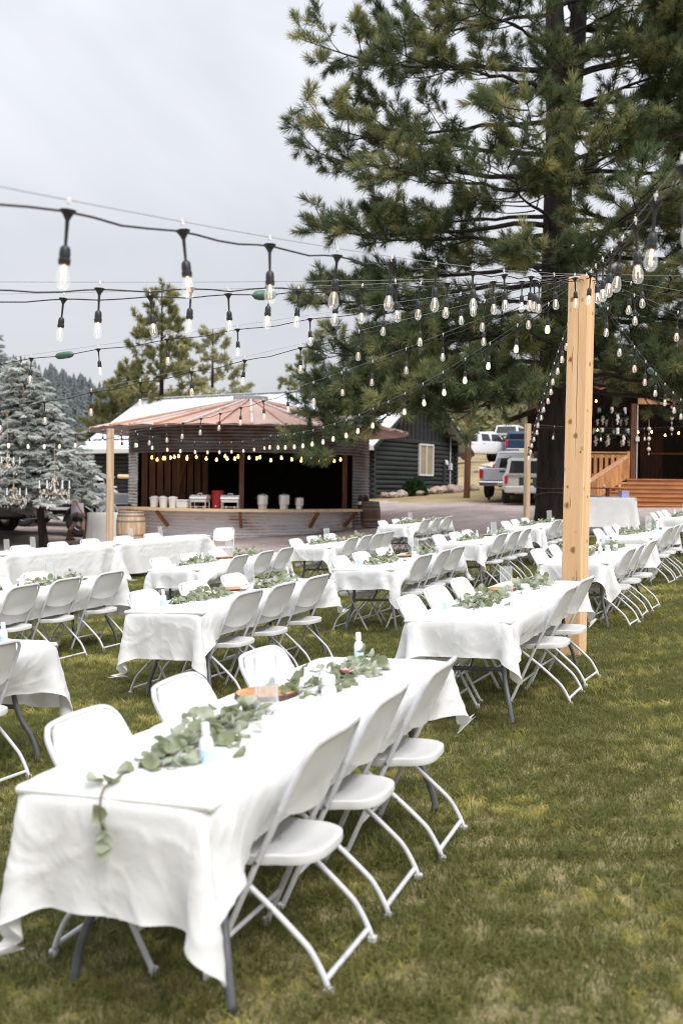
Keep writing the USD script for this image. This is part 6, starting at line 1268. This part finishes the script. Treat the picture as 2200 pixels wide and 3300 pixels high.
person('woman in a lilac fringed shawl, black skirt and brown boots walking by the spruce', -8.45, 32.6, 10, .26, 'woman')
person('person in a pale blue shirt and hat half behind the thin left post', -7.85, 33.6, 200, .1, 'man')
# drinks table by the post
t = thing('drinks_table', 'small table of clear tumblers between the thin left post and the barrel', 'table', mat4((-7.35, 31.6, gz(-7.35, 31.6)), .2)); part(t, 'top', box((-.5, -.36, .86), (.5, .36, .90)), 'table_top')
for x in (-.44, .44):
    for y in (-.3, .3): part(t, 'leg', tube([(x, y, 0), (x, y, .86)], .018, 7), 'table_leg')
p_ = usdkit.mesh(stage, numbered('/World', 'tablecloth'), skirt(.52, .38, .905, .06), LOOK['cloth'], smooth=True).GetPrim(); set_matrix(p_, mat4((-7.35, 31.6, gz(-7.35, 31.6)), .2)); tag(p_, 'white cloth hanging to the ground on the drinks table beside the barrel', 'tablecloth')
for k in range(9):
    x, y = -7.7 + .09 * k + .02 * (k % 2), 31.45 + .16 * (k % 3); t = thing('tumbler', f'clear glass on the drinks table, {ORDN[k]} from the left', 'glass', mat4((x, y, gz(-7.35, 31.6) + .911)), 'glasses on the drinks table'); part(t, 'glass', lathe([(0, 0), (.032, 0), (.042, .15), (.040, .15), (.030, .01), (0, .01)], 12), 'vase_glass', smooth=40)

# ------------------------------------------------------------------ crystal chandeliers hung in the spruce
mat('crystal', (.66, .63, .58), (.74, .72, .69), 30, rough=.15, spec=.8); mat('old_gold', (.42, .34, .24), rough=.45, metal=.3)
def chandelier(label, x, y, z, s_, top):
    t = thing('chandelier', label, 'chandelier', mat4((x, y, z), s=s_), 'crystal chandeliers hung in the spruce')
    part(t, 'stem', lathe([(0, .42), (.015, .42), (.02, .30), (.05, .24), (.02, .16), (.03, .05), (.07, 0), (.03, -.05), (0, -.08)], 12), 'old_gold', smooth=40); part(t, 'chain', tube([(0, 0, .42), (0, 0, (top - z) / s_)], .008, 5), 'old_gold')
    for k in range(6):
        q = k * PI / 3 + .3; c, n_ = math.cos(q), math.sin(q); part(t, 'arm', tube(smooth_path([(0, 0, .05), (.12 * c, .12 * n_, -.04), (.26 * c, .26 * n_, -.02), (.32 * c, .32 * n_, .09)], 4), .011, 6), 'old_gold', smooth=True)
        part(t, 'candle', mv(lathe([(0, .16), (.014, .155), (.016, .0), (.035, -.005), (.03, -.02), (0, -.02)], 8), (.32 * c, .32 * n_, .11)), 'milk', smooth=40)
    r = np.random.default_rng(int(abs(x * 100))); ms = []
    for k in range(120):
        if k < 66: q = k * 2 * PI / 66; rad = .32; zz = .05 - .30 * abs(math.sin(q * 3)) * r.uniform(.5, 1)
        else: q = r.uniform(0, 6.28); u = r.uniform(0, 1); rad = .04 + .26 * u; zz = .34 * (1 - u) ** 1.5 - .02
        ms.append(mv(lathe([(0, .03), (.013, 0), (0, -.04)], 4), (rad * math.cos(q), rad * math.sin(q), zz)))
    part(t, 'crystals', join(ms), 'crystal', kind='stuff')
chandelier('crystal chandelier hanging highest, at the left picture edge', -9.25, 28.2, 2.12, 1.0, 3.6); chandelier('crystal chandelier hanging low beside the left picture edge', -9.05, 28.1, 1.25, 1.05, 2.0); chandelier('widest crystal chandelier hanging right beside the spruce trunk', -7.95, 28.2, 1.42, 1.25, 2.8)
